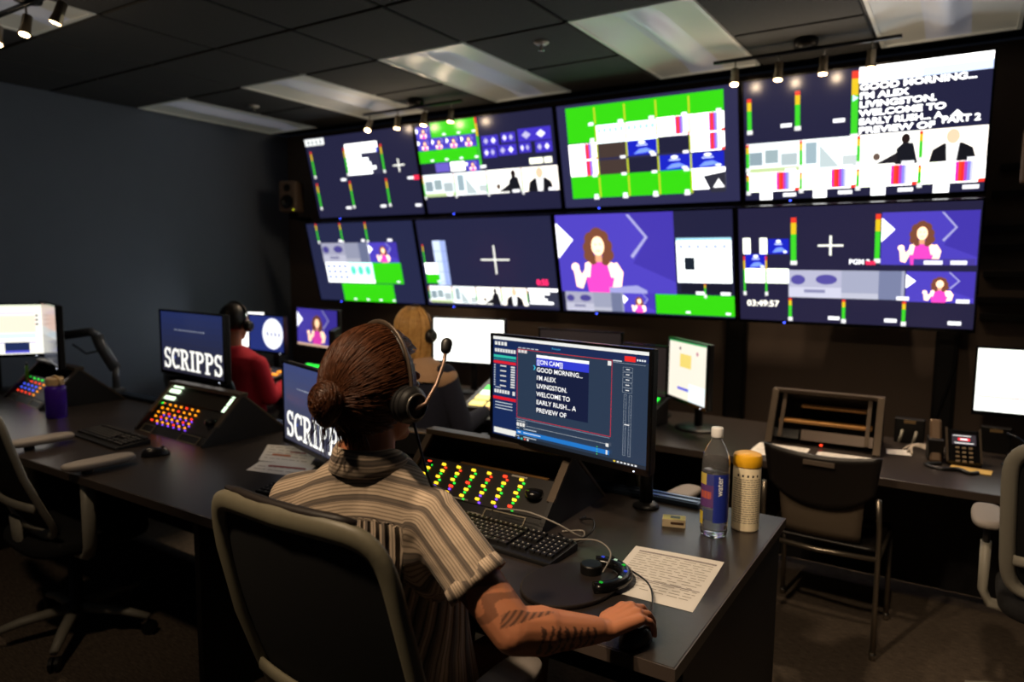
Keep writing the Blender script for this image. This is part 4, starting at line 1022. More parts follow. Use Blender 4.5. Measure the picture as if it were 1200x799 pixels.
sheet_of_paper('white sheet with red and orange marks in front of the low SCRIPPS monitor', [(-2.44, 1.86), (-2.2, 1.92), (-2.36, 2.13), (-2.62, 2.05)], D1, 5, accents=[('orange_mark', (.2, .55, .35, .45), ORG), ('red_mark', (.5, .8, .6, .67), MAR)], group='sheets by the low monitor')
sheet_of_paper('white folded sheet with a red stripe beside the striped shoulder', [(-2.36, 1.74), (-2.1, 1.80), (-2.18, 1.94), (-2.42, 1.85)], D1, 3, accents=[('red_stripe', (.25, .9, .55, .68), MAR)], group='sheets by the low monitor')
sheet_of_paper('left of the two white sheets between side chair and rack console', [(-.80, 3.27), (-.57, 3.27), (-.57, 3.50), (-.80, 3.50)], D2, 8, group='sheets on the rear desk')
sheet_of_paper('right of the two white sheets between side chair and rack console', [(-.53, 3.26), (-.28, 3.26), (-.28, 3.48), (-.53, 3.48)], D2, 8, group='sheets on the rear desk')
sheet_of_paper('small white slip beside the rack console', [(-.26, 3.62), (-.16, 3.64), (-.18, 3.74), (-.27, 3.71)], D2, 0, group='sheets on the rear desk')

# water bottle
CLEAR = M('clear_bottle_plastic', (232, 232, 235), .05, trans=.94, ior=1.25)
t = thing('water_bottle', 'clear plastic water bottle with a blue label on the desk corner', 'bottle', (-.606, 2.105, D1)); t.scale = (1.15, 1.15, 1.14)
MB().lathe([(.001, .004), (.026, .0), (.034, .006), (.036, .02), (.034, .03), (.036, .04), (.036, .20), (.033, .222), (.024, .245), (.0135, .262), (.0125, .285), (.0118, .285), (.0125, .262), (.023, .244), (.032, .221), (.035, .2), (.035, .02), (.033, .008), (.001, .007)], seg=36, cap=False).build('bottle', CLEAR, t, smooth=True)
MB().lathe([(.001, .008), (.0325, .009), (.0345, .02), (.0345, .177), (.001, .177)], seg=36, cap=False).build('water', M('bottle_water', (235, 245, 252), .02, trans=1., ior=1.2), t, smooth=True)
MB().lathe([(.015, .268), (.0155, .272), (.0155, .292), (.014, .295), (.001, .295)], seg=28).build('cap', M('translucent_white_cap', (226, 226, 226), .35), t, smooth=True)
def wrap(rad, a0, a1, z0, z1, n=14):
    vs = []; fs = []
    for i in range(n+1):
        a = a0+(a1-a0)*i/n
        for z in (z0, z1): vs.append((rad*math.cos(a), rad*math.sin(a), z))
    for i in range(n): fs.append((2*i, 2*i+2, 2*i+3, 2*i+1))
    return MB().add(vs, fs)
A = math.atan2(-2.105, .618)     # towards the photographer's place
lb = MB()
BL = M('label_blue', (36, 52, 150), .35); 
wrap(.0366, A-.1+.0, A+1.25, .045, .175).build('blue_label', BL, t, smooth=True)
for nm, a0, a1, z0, z1, c in (('label_patch', -1.35, -.65, .145, .175, (200, 180, 90)), ('label_patch', -.65, -.1, .145, .175, (60, 66, 140)), ('label_patch', -1.35, -.1, .085, .145, (96, 60, 120)), ('label_patch', -1.2, -.25, .108, .128, (196, 96, 70)), ('label_patch', -1.4, -.9, .035, .07, (200, 178, 60)), ('label_patch', -.9, -.1, .05, .08, (70, 80, 110))):
    wrap(.0368, A+a0, A+a1, z0, z1).build(nm, M('label_%d_%d_%d' % c, c, .4), t, smooth=True)
vs, fs = text_poly('water', .02)
lp = MB(); sc = .022
lp.add([(.0373*math.cos(A+.52-y*sc/.036), .0373*math.sin(A+.52-y*sc/.036), .118+x*sc) for x, y in vs], fs); lp.build('label_text', M('label_white', (235, 238, 245), .5), t)
# wipes canister
t = thing('wipes_canister', 'cream wipes canister with yellow lid behind the water bottle', 'canister', (-.540, 2.215, D1)); t.scale = (1., 1., 1.2)
MB().lathe([(.001, 0), (.039, 0), (.042, .004), (.042, .165), (.040, .17), (.001, .17)], seg=40).build('canister', M('cream_plastic', (232, 218, 186), .4), t, smooth=False)
smooth_by_angle(t.children[0])
l = MB().lathe([(.001, .17), (.0425, .17), (.0438, .172), (.0438, .194), (.041, .2), (.03, .204), (.001, .205)], seg=40).build('lid', M('yellow_lid', (236, 176, 30), .38), t); smooth_by_angle(l)
wl = MB(); pm = M('canister_print', (150, 140, 122), .6)
for i in range(20):
    z = .138-.006*i
    a = A-1.1
    while a < A+1.0:
        e = a+random.uniform(.12, .5); 
        q = wrap(.0423, a, min(e, A+1.1), z, z+.0022, 3); wl.add(q.v, q.f); a = e+.06
wl.build('printed_lines', pm, t, stuff=True)
for i in range(5):
    a = A-.75+.36*i
    wrap(.0424, a, a+.14, .146, .152, 3).build('pictogram', M('pictogram_dark', (70, 64, 60), .6), t)
# little box
t = thing('small_box', 'small yellow and white box left of the water bottle', 'box', (-.735, 2.115, D1), math.radians(18))
MB().box((0, 0, .0125), (.072, .045, .025)).build('carton', M('cream_card', (224, 206, 170), .6), t, bevel=.0015)
MB().box((0, .0, .0254), (.068, .041, .0006)).build('top_label', M('lime_label', (214, 206, 96), .5), t); MB().box((.004, .002, .0259), (.03, .022, .0004)).build('logo', M('logo_green', (60, 90, 60), .5), t)
MB().box((.01, -.0228, .014), (.04, .0004, .008)).build('side_print', M('print_brown', (84, 60, 44), .6), t)
# jog controller with knob and lit arc of keys
t = thing('jog_controller', 'dark controller pad with round knob and lit keys by the rundown sheet', 'controller', (-.80, 1.545, D1), math.radians(-12))
n = 40
padp = [(.105*math.cos(2*PI*i/n)*(1.15 if math.cos(2*PI*i/n) < 0 else 1), .145*math.sin(2*PI*i/n)) for i in range(n)]
MB().prism([(x*1.0, y) for x, y in padp], 0, .012, 'z').build('base', M('pad_brown_black', (44, 37, 34), .45), t, bevel=.004)
MB().lathe([(.028, .012), (.0285, .034), (.026, .037), (.001, .037)], (-.005, .085, 0), 28).build('jog_knob', BLACK, t, smooth=False)
arcp = [(.02+.075*math.cos(a), .07+.085*math.sin(a), .02) for a in [math.radians(130-14*k) for k in range(14)]]
MB().tube(arcp, [(.014, .02)]*14, 8, flat=(0, 0, 1)).build('key_arc', BLACKG, t, smooth=True)
for i, k in enumerate('bwgbw.g'):
    if k == '.': continue
    p = arcp[1+2*i-(1 if i > 5 else 0)]; lit_button(t, k, (p[0], p[1], .0335), 0, (.008, .006, .004), .5)
# phone
t = thing('desk_phone', 'black desk phone with lit display on the rear desk', 'phone', (-.01, 3.62, D2), math.radians(8))
R = Matrix.Rotation(math.radians(52), 3, 'X')
MB().prism([(-.05, 0), (.1, 0), (.06, .135), (.045, .14), (-.05, .02)], -.02, .11, 'x').build('body', BLACKG, t, bevel=.004)
for sx in (-.018, .108): MB().box((sx, .0, .08), (.008, .165, .012), R).build('side_trim', RAILM, t, bevel=.001)
MB().box((-.06, .02, .085), (.048, .2, .03), Matrix.Rotation(math.radians(62), 3, 'X')).build('handset', M('handset_bronze', (120, 98, 78), .35, .3), t, bevel=.01)
MB().box((-.06, .03, .05), (.06, .1, .1)).build('cradle', BLACK, t, bevel=.006)
cv = Canvas(.09, .05, (46, 40, 44)); cv.rect(.05, .1, .8, .18, (210, 205, 200)); cv.rect(.25, .36, .75, .6, (220, 40, 50), 1.2); cv.rect(.1, .8, .9, .88, (220, 215, 210)); cv.rect(.35, .4, .65, .55, (240, 230, 230))
cv.build('display', t, loc=(.046, .0125, .104), rot=(-math.radians(90-52), 0, 0))
for i in range(3):
    for j in range(4): MB().box((.02+.025*i, -.012-.013*j, .072-.0165*j), (.014, .008, .005), R).build('key', M('phone_key', (150, 130, 104), .4), t)
t2 = thing('note_pad', 'yellow notepad half under the desk phone', 'notepad', (.065, 3.515, D2), math.radians(-6))
MB().box((0, 0, .002), (.15, .08, .004)).build('pad', M('yellow_pad', (214, 176, 92), .7), t2)
MB().box((0, .037, .0045), (.15, .006, .001)).build('binding', M('pad_binding', (150, 110, 50), .6), t2)
# cables
def cable(label, pts, r, mat, group='loose cables', cat='cable', name='cable'):
    # smooth the polyline
    P_ = [Vector(p) for p in pts]; out = []
    for i in range(len(P_)-1):
        p0, p1, p2, p3 = P_[max(i-1, 0)], P_[i], P_[i+1], P_[min(i+2, len(P_)-1)]
        for k in range(8):
            s = k/8; out.append(.5*((2*p1)+(p2-p0)*s+(2*p0-5*p1+4*p2-p3)*s*s+(3*p1-p0-3*p2+p3)*s**3))
    out.append(P_[-1])
    o = MB().tube(out, r, 7).build(name, mat, smooth=True); return tag(o, label, cat, group)
CB = M('black_cable', (24, 23, 24), .4); CG = M('grey_cable', (140, 134, 126), .4)
z = D1+.004
cable('black mouse cable crossing the rundown sheet', [(-.57, 1.47, z+.006), (-.585, 1.55, z+.012), (-.64, 1.66, z+.004), (-.72, 1.72, z+.002), (-.80, 1.78, z)], .0022, CB)
cable('grey cable looping out of the yellow-lit console', [(-1.2, 1.80, z+.05), (-1.08, 1.78, z+.07), (-.98, 1.79, z+.05), (-.92, 1.83, z+.01), (-.95, 1.90, z), (-1.0, 1.86, z)], .0028, CG)
cable('black cable looping beside the yellow-lit console', [(-1.0, 1.84, z), (-.93, 1.80, z+.002), (-.9, 1.86, z+.02), (-.93, 1.93, z+.03), (-.99, 1.96, z+.01), (-1.0, 2.02, z)], .003, CB)
cable('grey cable arching from the controller to the console', [(-.74, 1.60, z+.03), (-.755, 1.68, z+.05), (-.83, 1.75, z+.045), (-.93, 1.78, z+.015), (-1.0, 1.77, z)], .0024, CG)
cable('thin grey cable behind the keyboard by the yellow-lit console', [(-1.36, 1.78, z+.02), (-1.28, 1.795, z+.02), (-1.2, 1.79, z+.01), (-1.1, 1.79, z)], .002, CG)
cable('short black cable hanging in front of the yellow-lit console', [(-1.22, 1.81, z+.05), (-1.215, 1.785, z+.03), (-1.21, 1.782, z), (-1.15, 1.786, z)], .002, CB)
z = D2+.005
for i, lbl in enumerate(('uppermost of the white cables bunched left of the desk phone', 'middle white cable in the bunch left of the desk phone', 'lowest white cable in the bunch left of the desk phone')):
    cable(lbl, [(-.2+.02*i, 3.74-.05*i, z+.002*i), (-.16, 3.82-.05*i, z+.012+.006*i), (-.08, 3.80-.05*i, z+.016), (-.01, 3.75-.04*i, z), (.0, 3.74-.04*i, z)], .0045, M('white_cable', (196, 184, 168), .5), 'white cables on the rear desk')
cable('coiled black handset cord in front of the desk phone', [(-.045, 3.55, z), (-.10, 3.5, z), (-.05, 3.45, z), (.02, 3.47, z+.004), (.06, 3.44, z), (.09, 3.47, z)], .009, CB)
cable('dark cable looping on the desk below the right white monitor', [(.18, 3.7, z), (.26, 3.6, z), (.3, 3.72, z+.03), (.26, 3.85, z+.08), (.2, 3.9, z+.1)], .005, M('blue_black_cable', (44, 52, 66), .4))
cable('cable drooping from the screens beside the raceway', [(-.02, YB-.06, 1.25), (-.03, YB-.075, 1.05), (-.06, YB-.08, .9), (-.1, YB-.08, .75)], .008, CB)
# outlet block on the rear desk
t = thing('power_block', 'black power block with plugs behind the rack console', 'power block', (-.19, 3.93, D2))
MB().box((0, 0, .06), (.13, .05, .12)).build('housing', BLACK, t, bevel=.004); MB().box((0, -.026, .105), (.05, .004, .014)).build('sticker', M('tan_sticker', (170, 140, 96), .6), t)
for x in (-.03, .03): MB().tube([(x, -.026, .06), (x, -.055, .05), (x-.01, -.07, .01)], .007, 8).build('plug', GREYPL, t, smooth=True)
t = thing('power_block', 'small black power block below the right white monitor', 'power block', (.16, 3.95, D2))
MB().box((0, 0, .06), (.12, .05, .12)).build('housing', BLACK, t, bevel=.004); MB().box((0, -.026, .105), (.05, .004, .014)).build('sticker', M('tan_sticker', (170, 140, 96), .6), t)
# purple bottle at the left
t = thing('sports_bottle', 'purple see-through sports bottle with cream lid at the left', 'bottle', (-4.0, 1.80, D1))
PU = M('purple_plastic', (86, 46, 190), .15, trans=.45, ior=1.3)
MB().lathe([(.001, 0), (.046, 0), (.05, .006), (.05, .15), (.046, .168), (.036, .175), (.001, .176)], seg=32).build('bottle', PU, t, smooth=True)
l = MB().lathe([(.04, .172), (.043, .175), (.043, .205), (.038, .212), (.001, .213)], seg=32).build('lid', M('cream_lid', (206, 176, 130), .45), t); smooth_by_angle(l)
MB().tube([(.045*math.cos(a)+.01, 0, .195+.025*math.sin(a)) for a in [math.radians(-60+30*k) for k in range(8)]], .006, 8).build('carry_loop', M('cream_lid', (206, 176, 130)), t, smooth=True)
# small wire rack / bits by the left arm
t = thing('marker_pen', 'green marker hanging at the left spreadsheet monitor', 'pen', (-4.62, 1.93, D1+.16))
MB().tube([(0, 0, -.05), (.005, 0, .05)], .008, 10).build('barrel', M('green_marker', (110, 190, 40), .4), t, smooth=True); MB().tube([(.005, 0, .05), (.007, 0, .065)], .006, 10).build('marker_cap', BLACK, t)

# ================================================================== PEOPLE
def bake(mb, name, voxel, iters, mat, parent, fac=.5):
    me = mb.mesh('tmp'); o = bpy.data.objects.new('tmp', me); C.objects.link(o)
    r = o.modifiers.new('r', 'REMESH'); r.mode = 'VOXEL'; r.voxel_size = voxel; r.use_smooth_shade = True
    s = o.modifiers.new('s', 'SMOOTH'); s.factor = fac; s.iterations = iters
    dg = bpy.context.evaluated_depsgraph_get()
    m2 = bpy.data.meshes.new_from_object(o.evaluated_get(dg)); bpy.data.objects.remove(o)
    m2.name = name; m2.materials.clear(); m2.materials.append(mat)
    m2.polygons.foreach_set('use_smooth', [True]*len(m2.polygons))
    ob = bpy.data.objects.new(name, m2); C.objects.link(ob); ob.parent = parent
    return ob
def verts(o):
    a = np.empty(len(o.data.vertices)*3, np.float32); o.data.vertices.foreach_get('co', a); return a.reshape(-1, 3)
def fattr(o, name, vals):
    at = o.data.attributes.new(name, 'FLOAT', 'POINT'); at.data.foreach_set('value', np.asarray(vals, np.float32))
def skin_material(name, rgb, ink=False):
    m = M(name, rgb, .48, sss=.12, noise=.08, nscale=30, bump=.08, bscale=500)
    if ink:
        nt = m.node_tree; b = nt.nodes['Principled BSDF']; src = b.inputs['Base Color'].links[0].from_socket
        a = nt.nodes.new('ShaderNodeAttribute'); a.attribute_name = 'ink'
        mx = nt.nodes.new('ShaderNodeMix'); mx.data_type = 'RGBA'; mx.inputs[7].default_value = lin((40, 38, 38))+(1,)
        nt.links.new(a.outputs['Fac'], mx.inputs[0]); nt.links.new(src, mx.inputs[6]); nt.links.new(mx.outputs[2], b.inputs['Base Color'])
    return m
def frame3(fwd):
    f = Vector(fwd).normalized(); u = Vector((0, 0, 1)); r = f.cross(u).normalized(); u = r.cross(f)
    return Matrix((r, f, u)).transposed()       # local x right, y forward, z up
def head_parts(mb, hc, R, k=1.):
    T = lambda x, y, z: Vector(hc)+R @ Vector((x*k, y*k, z*k))
    mb.ell(T(0, -.008, .022), (.074*k, .093*k, .092*k), R); mb.ell(T(0, .03, -.045), (.056*k, .062*k, .072*k), R)
    mb.cap(T(0, .055, -.095), T(0, .075, -.098), .022*k, .018*k)               # chin
    mb.cap(T(0, .09, .01), T(0, .108, -.022), .008*k, .014*k)                  # nose
    mb.cap(T(-.02, .082, -.062), T(.02, .082, -.062), .009*k, .009*k)          # mouth
    for s in (-1, 1):
        mb.ell(T(s*.076, -.005, -.01), (.011*k, .02*k, .032*k), R, 12, 8); mb.cap(T(s*.015, .083, .028), T(s*.048, .07, .028), .01*k, .009*k)
    return T
def face_parts(T, R, k, parent, lipc=(150, 80, 74)):
    for s in (-1, 1):
        MB().ell(T(s*.031, .08, .008), (.0125*k, .01*k, .008*k), R, 12, 8).build('eye', M('eye_white', (230, 226, 220), .2), parent, smooth=True)
        MB().ell(T(s*.031, .089, .008), (.006*k, .003*k, .006*k), R, 10, 6).build('iris', M('iris_brown', (60, 40, 28), .2), parent, smooth=True)
    MB().cap(T(-.02, .092, -.063), T(.02, .092, -.063), .006*k, .006*k).build('lips', M('lip', lipc, .5), parent, smooth=True)
def headset(label, T, R, k=1., boom=True, mic=None, col=BLACK):
    t = thing('headset', label, 'headset', T(0, 0, 0), 0, 'headsets'); o = Vector(T(0, 0, 0)); L = lambda x, y, z: T(x, y, z)-o
    n = 22; band = [L(.104*math.cos(a), .012, -.01+.142*math.sin(a)) for a in [PI*i/n for i in range(n+1)]]
    MB().tube(band, [(.0045*k, .014*k)]*(n+1), 8, flat=R @ Vector((0, 0, 1)) if False else None).build('headband', M('headband_bronze', (70, 58, 48), .4, .4), t, smooth=True)
    MB().tube([p*.985+Vector((0, 0, -.003)) for p in band[4:-4]], .008*k, 8).build('band_pad', col, t, smooth=True)
    for s in (-1, 1):
        ax = R @ Vector((s, 0, 0)); c = L(s*.088, .005, -.02)
        cup = MB().lathe([(.001, 0), (.034, .0), (.038, .004), (.038, .012), (.035, .014), (.035, .018), (.038, .02), (.038, .026), (.035, .028), (.033, .034), (.024, .04), (.001, .041)], seg=26)
        q = Vector((0, 0, 1)).rotation_difference(ax)
        cup.v = [tuple(q @ (Vector(v)*k)+c) for v in cup.v]; b = cup.build('ear_cup', col, t); smooth_by_angle(b, 50)
        rg = MB().tube([q @ (Vector((.024*math.cos(a), .024*math.sin(a), .041))*k)+c for a in [2*PI*i/20 for i in range(20)]], .0025*k, 6, closed=True); rg.build('cup_ring', M('ring_silver', (120, 116, 110), .3, .8), t, smooth=True)
    if boom:
        pts = [L(.128, .0, -.03), L(.132, .05, -.02), L(.13, .1, .0), L(.125, .15, .035), L(.12, .185, .07)] if mic is None else [Vector(p)-o for p in mic]
        MB().tube(pts, .0042*k, 8).build('boom', M('boom_bronze', (110, 88, 76), .35, .5), t, smooth=True)
        d = (pts[-1]-pts[-2]).normalized(); MB().cap(pts[-1], pts[-1]+d*.012, .011*k, .012*k).build('microphone', BLACK, t, smooth=True)
    return t
def striped_material():
    m = bpy.data.materials.new('striped_cotton'); m.use_nodes = True; nt = m.node_tree; b = nt.nodes['Principled BSDF']; b.inputs['Roughness'].default_value = .85; b.inputs['Sheen Weight'].default_value = .1
    def A(n): a = nt.nodes.new('ShaderNodeAttribute'); a.attribute_name = n; return a.outputs['Fac']
    def mt(op, a, b_=None, c=None):
        x = nt.nodes.new('ShaderNodeMath'); x.operation = op
        for i, v in enumerate((a, b_, c)):
            if v is None: continue
            if isinstance(v, (int, float)): x.inputs[i].default_value = v
            else: nt.links.new(v, x.inputs[i])
        return x.outputs[0]
    s = A('stripe'); pl = A('pleat')
    tc = nt.nodes.new('ShaderNodeTexCoord'); n = nt.nodes.new('ShaderNodeTexNoise'); n.inputs['Scale'].default_value = 14; nt.links.new(tc.outputs['Object'], n.inputs['Vector'])
    s = mt('MULTIPLY_ADD', n.outputs['Fac'], .006, s)
    wide = mt('LESS_THAN', mt('FRACT', mt('MULTIPLY', s, 1/.044)), .30)
    fine = mt('LESS_THAN', mt('FRACT', mt('MULTIPLY', s, 1/.0073)), .36)
    def mix(f, a, b_):
        x = nt.nodes.new('ShaderNodeMix'); x.data_type = 'RGBA'; nt.links.new(f, x.inputs[0])
        for i, v in ((6, a), (7, b_)):
            if isinstance(v, tuple): x.inputs[i].default_value = lin(v)+(1,)
            else: nt.links.new(v, x.inputs[i])
        return x.outputs[2]
    base = mix(fine, (200, 178, 154), (148, 130, 110)); dark = mix(fine, (116, 102, 90), (94, 84, 75))
    c = mix(wide, base, dark)
    nt.links.new(c, b.inputs['Base Color'])
    # soft folds
    n2 = nt.nodes.new('ShaderNodeTexNoise'); n2.inputs['Scale'].default_value = 9; n2.inputs['Detail'].default_value = 2; nt.links.new(tc.outputs['Object'], n2.inputs['Vector'])
    ple = mt('MULTIPLY', mt('SINE', mt('MULTIPLY', s, 2*PI/.022)), mt('MULTIPLY', pl, .45))
    hgt = mt('ADD', n2.outputs['Fac'], ple)
    bp = nt.nodes.new('ShaderNodeBump'); bp.inputs['Strength'].default_value = .8; bp.inputs['Distance'].default_value = .018; nt.links.new(hgt, bp.inputs['Height']); nt.links.new(bp.outputs[0], b.inputs['Normal'])
    return m

def strands(paths, r, name, mat, parent, seg=3):
    b = MB()
    for p in paths: b.tube(p, [r*(.5+.5*math.sin(PI*min(1, .15+.8*i/(len(p)-1)))) for i in range(len(p))], seg)
    return b.build(name, mat, parent, smooth=True, stuff=True)
def hair_material(name, rgb, rgb2):
    m = M(name, rgb, .38, noise=.0); nt = m.node_tree; b = nt.nodes['Principled BSDF']
    tc = nt.nodes.new('ShaderNodeTexCoord'); n = nt.nodes.new('ShaderNodeTexNoise'); n.inputs['Scale'].default_value = 60; nt.links.new(tc.outputs['Object'], n.inputs['Vector'])
    mx = nt.nodes.new('ShaderNodeMix'); mx.data_type = 'RGBA'; mx.inputs[6].default_value = lin(rgb)+(1,); mx.inputs[7].default_value = lin(rgb2)+(1,)
    nt.links.new(n.outputs['Fac'], mx.inputs[0]); nt.links.new(mx.outputs[2], b.inputs['Base Color']); b.inputs['Specular IOR Level'].default_value = .35
    return m

# ---------------------------------------------------------------- the person in the striped shirt
pw = thing('person', 'person in striped short-sleeved shirt with hair tied in a bun, hand on a mouse', 'person', (0, 0, 0))
HC = Vector((-1.016, 1.064, 1.326)); HR = frame3((.16, .98, -.06)); 
SHR, SHL = Vector((-.893, 1.09, 1.072)), Vector((-1.21, 1.02, 1.064))
ELR, WRR = Vector((-.69, 1.095, .882)), Vector((-.592, 1.292, .826))
ELL, WRL = Vector((-1.33, 1.16, .87)), Vector((-1.25, 1.40, .815))
b = MB(); T = head_parts(b, HC, HR)
b.cap(T(0, -.01, -.06), (-1.028, 1.05, 1.13), .052, .058)
b.cap((-1.045, 1.08, 1.04), (-1.06, 1.17, .62), .1, .115, sq=1.2, side=(1, .2, 0))
b.cap((-.97, 1.075, 1.09), (-1.12, 1.04, 1.09), .05, .05); b.cap(SHR, (-.97, 1.075, 1.09), .046, .05); b.cap(SHL, (-1.12, 1.04, 1.09), .046, .05)
for sh, el, wr in ((SHR, ELR, WRR), (SHL, ELL, WRL)):
    b.cap(sh, sh.lerp(el, .45), .05, .05); b.cap(sh.lerp(el, .45), el, .05, .045)
    mid = el.lerp(wr, .3); b.cap(el, mid, .045, .048); b.cap(mid, wr.lerp(el, .12), .048, .03, sq=.95, side=(0, 0, 1)); b.cap(wr.lerp(el, .15), wr, .028, .027, sq=.85, side=(0, 0, 1))
def hand(b, W, K, curl, thumb_side):
    """wrist W, middle knuckle K; fingers spread across and bend down by 'curl'"""
    f = (K-W); L = f.length; f.normalize(); up = Vector((0, 0, 1)); up = (up-f*up.dot(f)).normalized(); side = f.cross(up).normalized()*thumb_side
    kn = []
    for i, (sx, fl) in enumerate(((.030, .0), (.010, .006), (-.010, .002), (-.028, -.010))):
        k_ = K+side*sx+f*fl+up*(-.003*abs(i-1)); kn.append(k_)
        b.cap(W+side*sx*.45+f*.01, k_, .017, .0125, sq=.95)
    b.cap(W+f*.02-up*.006, K-f*.02-up*.008, .024, .026, sq=.7, side=up)
    lens = ((.036, .024, .019), (.041, .027, .02), (.038, .025, .019), (.030, .019, .017))
    for i, k_ in enumerate(kn):
        d = f.copy(); p = k_; spread = side*(.16, .03, -.09, -.2)[i]
        for j, l in enumerate(lens[i]):
            ang = curl[i][j]; d = (Matrix.Rotation(-ang, 3, f.cross(up)) @ d) if False else (d*math.cos(ang)-up*math.sin(ang)); 
            if j: d = d
            q = p+(d+spread*.6).normalized()*l; b.cap(p, q, (.0098, .0088, .0078)[j], (.009, .008, .007)[j], 12); p = q
            up2 = (Vector((0, 0, 1))-d*d.z); up = up2.normalized() if up2.length > .1 else up
        up = Vector((0, 0, 1)); up = (up-f*up.dot(f)).normalized()
    t0 = W+side*.02+f*.025-up*.008; t1 = t0+side*.027+f*.03-up*.008; t2 = t1+side*.012+f*.032-up*.008; t3 = t2+side*.0+f*.024-up*.004
    b.cap(t0, t1, .017, .013); b.cap(t1, t2, .012, .0105); b.cap(t2, t3, .0105, .0085)
hand(b, WRR, Vector((-.565, 1.382, .838)), [(.35, .45, .5), (.45, .5, .5), (.5, .55, .5), (.55, .55, .5)], -1)
hand(b, WRL, Vector((-1.22, 1.485, .815)), [(.3, .4, .4)]*4, 1)
for s, kx in ((1, -.945), (-1, -1.19)):
    hp = Vector((-1.06+s*.085, 1.2, .555)); kn = Vector((kx, 1.56, .56)); an = Vector((kx, 1.52, .09))
    b.cap(hp, kn, .085, .058); b.cap(kn, an, .055, .036); b.cap(an, an+Vector((0, .13, -.045)), .035, .03)
SK = skin_material('skin_tattooed', (196, 128, 92), True)
body = bake(b, 'body', .0034, 5, SK, pw)
# tattoos on the forearm: bars, and a feather near the elbow
V = verts(body); ax = np.array(WRR-ELR); Ln = np.linalg.norm(ax); ax /= Ln
rel = V-np.array(ELR); tt = rel@ax/Ln; perp = rel-np.outer(rel@ax, ax)
e1 = np.array([0, 0, 1.])-ax*ax[2]; e1 /= np.linalg.norm(e1); e2 = np.cross(ax, e1)
ang = np.arctan2(perp@e2, perp@e1); rad = np.linalg.norm(perp, axis=1)
on = (rad < .06)
camdir = -np.array(ELR); camdir[2] += CAMZ; cd_ = camdir-ax*(camdir@ax); a_cam = math.atan2(cd_@e2, cd_@e1)
da = (ang-a_cam+PI) % (2*PI)-PI
hsh = np.sin(da*7+tt*20)*.012+np.sin(da*33)*.004
bars = (np.abs(((tt+hsh-.12)/.088) % 1-.5) < .21) & (tt > .14) & (tt < .78) & (da > -.25+.0*tt) & (da < 1.2) if False else None
def bar_mask(sign):
    d = da*sign
    return (np.abs(((tt+hsh-.12)/.088) % 1-.5) < .2+.07*np.sin(d*9)) & (tt > .14) & (tt < .8) & (d > -.15) & (d < 1.15)
sgn = 1 if (np.array([0, 0, -1.])@e2)*math.cos(a_cam)-(np.array([0, 0, -1.])@e1)*math.sin(a_cam) > 0 else -1
d_ = da*sgn
ink = bar_mask(sgn)*.8
fe = (np.abs(d_+.62+(tt-.0)*.55) < .28*(1-np.clip((tt+.18)/.5, 0, 1))+.05) & (tt > -.2) & (tt < .32); ink = np.maximum(ink, fe*(.55+.35*np.sin(tt*90+d_*20)))
ua = np.array(ELR-SHR); ul = np.linalg.norm(ua); ua /= ul; r2 = V-np.array(SHR); t2 = r2@ua/ul; rd2 = np.linalg.norm(r2-np.outer(r2@ua, ua), axis=1)
band = (t2 > .55) & (t2 < .86) & (rd2 < .07) & (np.sin(t2*34+np.sin(V[:, 2]*80+V[:, 1]*60)*1.6) > .1) & ((V[:, 0]+V[:, 1]) < (ELR.x+ELR.y)+.02)
ink = np.where(on, ink, 0); ink = np.maximum(ink, band*.5)
fattr(body, 'ink', np.clip(ink, 0, 1)); face_parts(T, HR, 1., pw)

# shirt
b = MB()
def ringloft(b, rings, seg=36):
    vs = []; fs = []
    for c, rx, ry, rz in rings:
        for k in range(seg):
            a = 2*PI*k/seg; x = rx*abs(math.cos(a))**.85*math.copysign(1, math.cos(a)); y = ry*abs(math.sin(a))**.85*math.copysign(1, math.sin(a))
            vs.append(Vector(c)+Vector((x*math.cos(rz)-y*math.sin(rz), x*math.sin(rz)+y*math.cos(rz), 0)))
    n = len(rings)
    for i in range(n-1):
        for k in range(seg): fs.append((i*seg+k, i*seg+(k+1) % seg, (i+1)*seg+(k+1) % seg, (i+1)*seg+k))
    fs.append(tuple(range(seg))[::-1]); fs.append(tuple((n-1)*seg+k for k in range(seg))); b.add(vs, fs)
rz = math.radians(13)
ringloft(b, [((-1.055, 1.20, .52), .185, .14, .1), ((-1.055, 1.19, .6), .185, .135, .12), ((-1.055, 1.15, .75), .18, .13, rz), ((-1.05, 1.11, .9), .185, .13, rz), ((-1.045, 1.08, 1.0), .19, .125, rz), ((-1.04, 1.066, 1.06), .18, .11, rz), ((-1.035, 1.06, 1.105), .15, .092, rz), ((-1.025, 1.056, 1.155), .105, .074, rz), ((-1.02, 1.056, 1.185), .068, .06, rz)])
for sh, el, t_ in ((SHR, ELR, .58), (SHL, ELL, .6)):
    e_ = sh.lerp(el, t_)
    b.cap(sh.lerp(Vector((-1.035, 1.06, 1.1)), .3), sh, .06, .058); b.cap(sh, e_, .058, .06, 20)
shirt = bake(b, 'shirt', .0055, 16, striped_material(), pw)
bm = bmesh.new(); bm.from_mesh(shirt.data)       # open the sleeve ends
dele = []
for f in bm.faces:
    c = f.calc_center_median()
    for sh, el, t_ in ((SHR, ELR, .58), (SHL, ELL, .6)):
        a = (el-sh).normalized()
        if (c-sh).dot(a) > (el-sh).length*t_+.005 and ((c-sh)-a*(c-sh).dot(a)).length < .11: dele.append(f)
bmesh.ops.delete(bm, geom=list(set(dele)), context='FACES'); bm.to_mesh(shirt.data); bm.free()
so = shirt.modifiers.new('solid', 'SOLIDIFY'); so.thickness = .0035; so.offset = 1
V = verts(shirt)
cx, cy_ = -1.032, 1.058
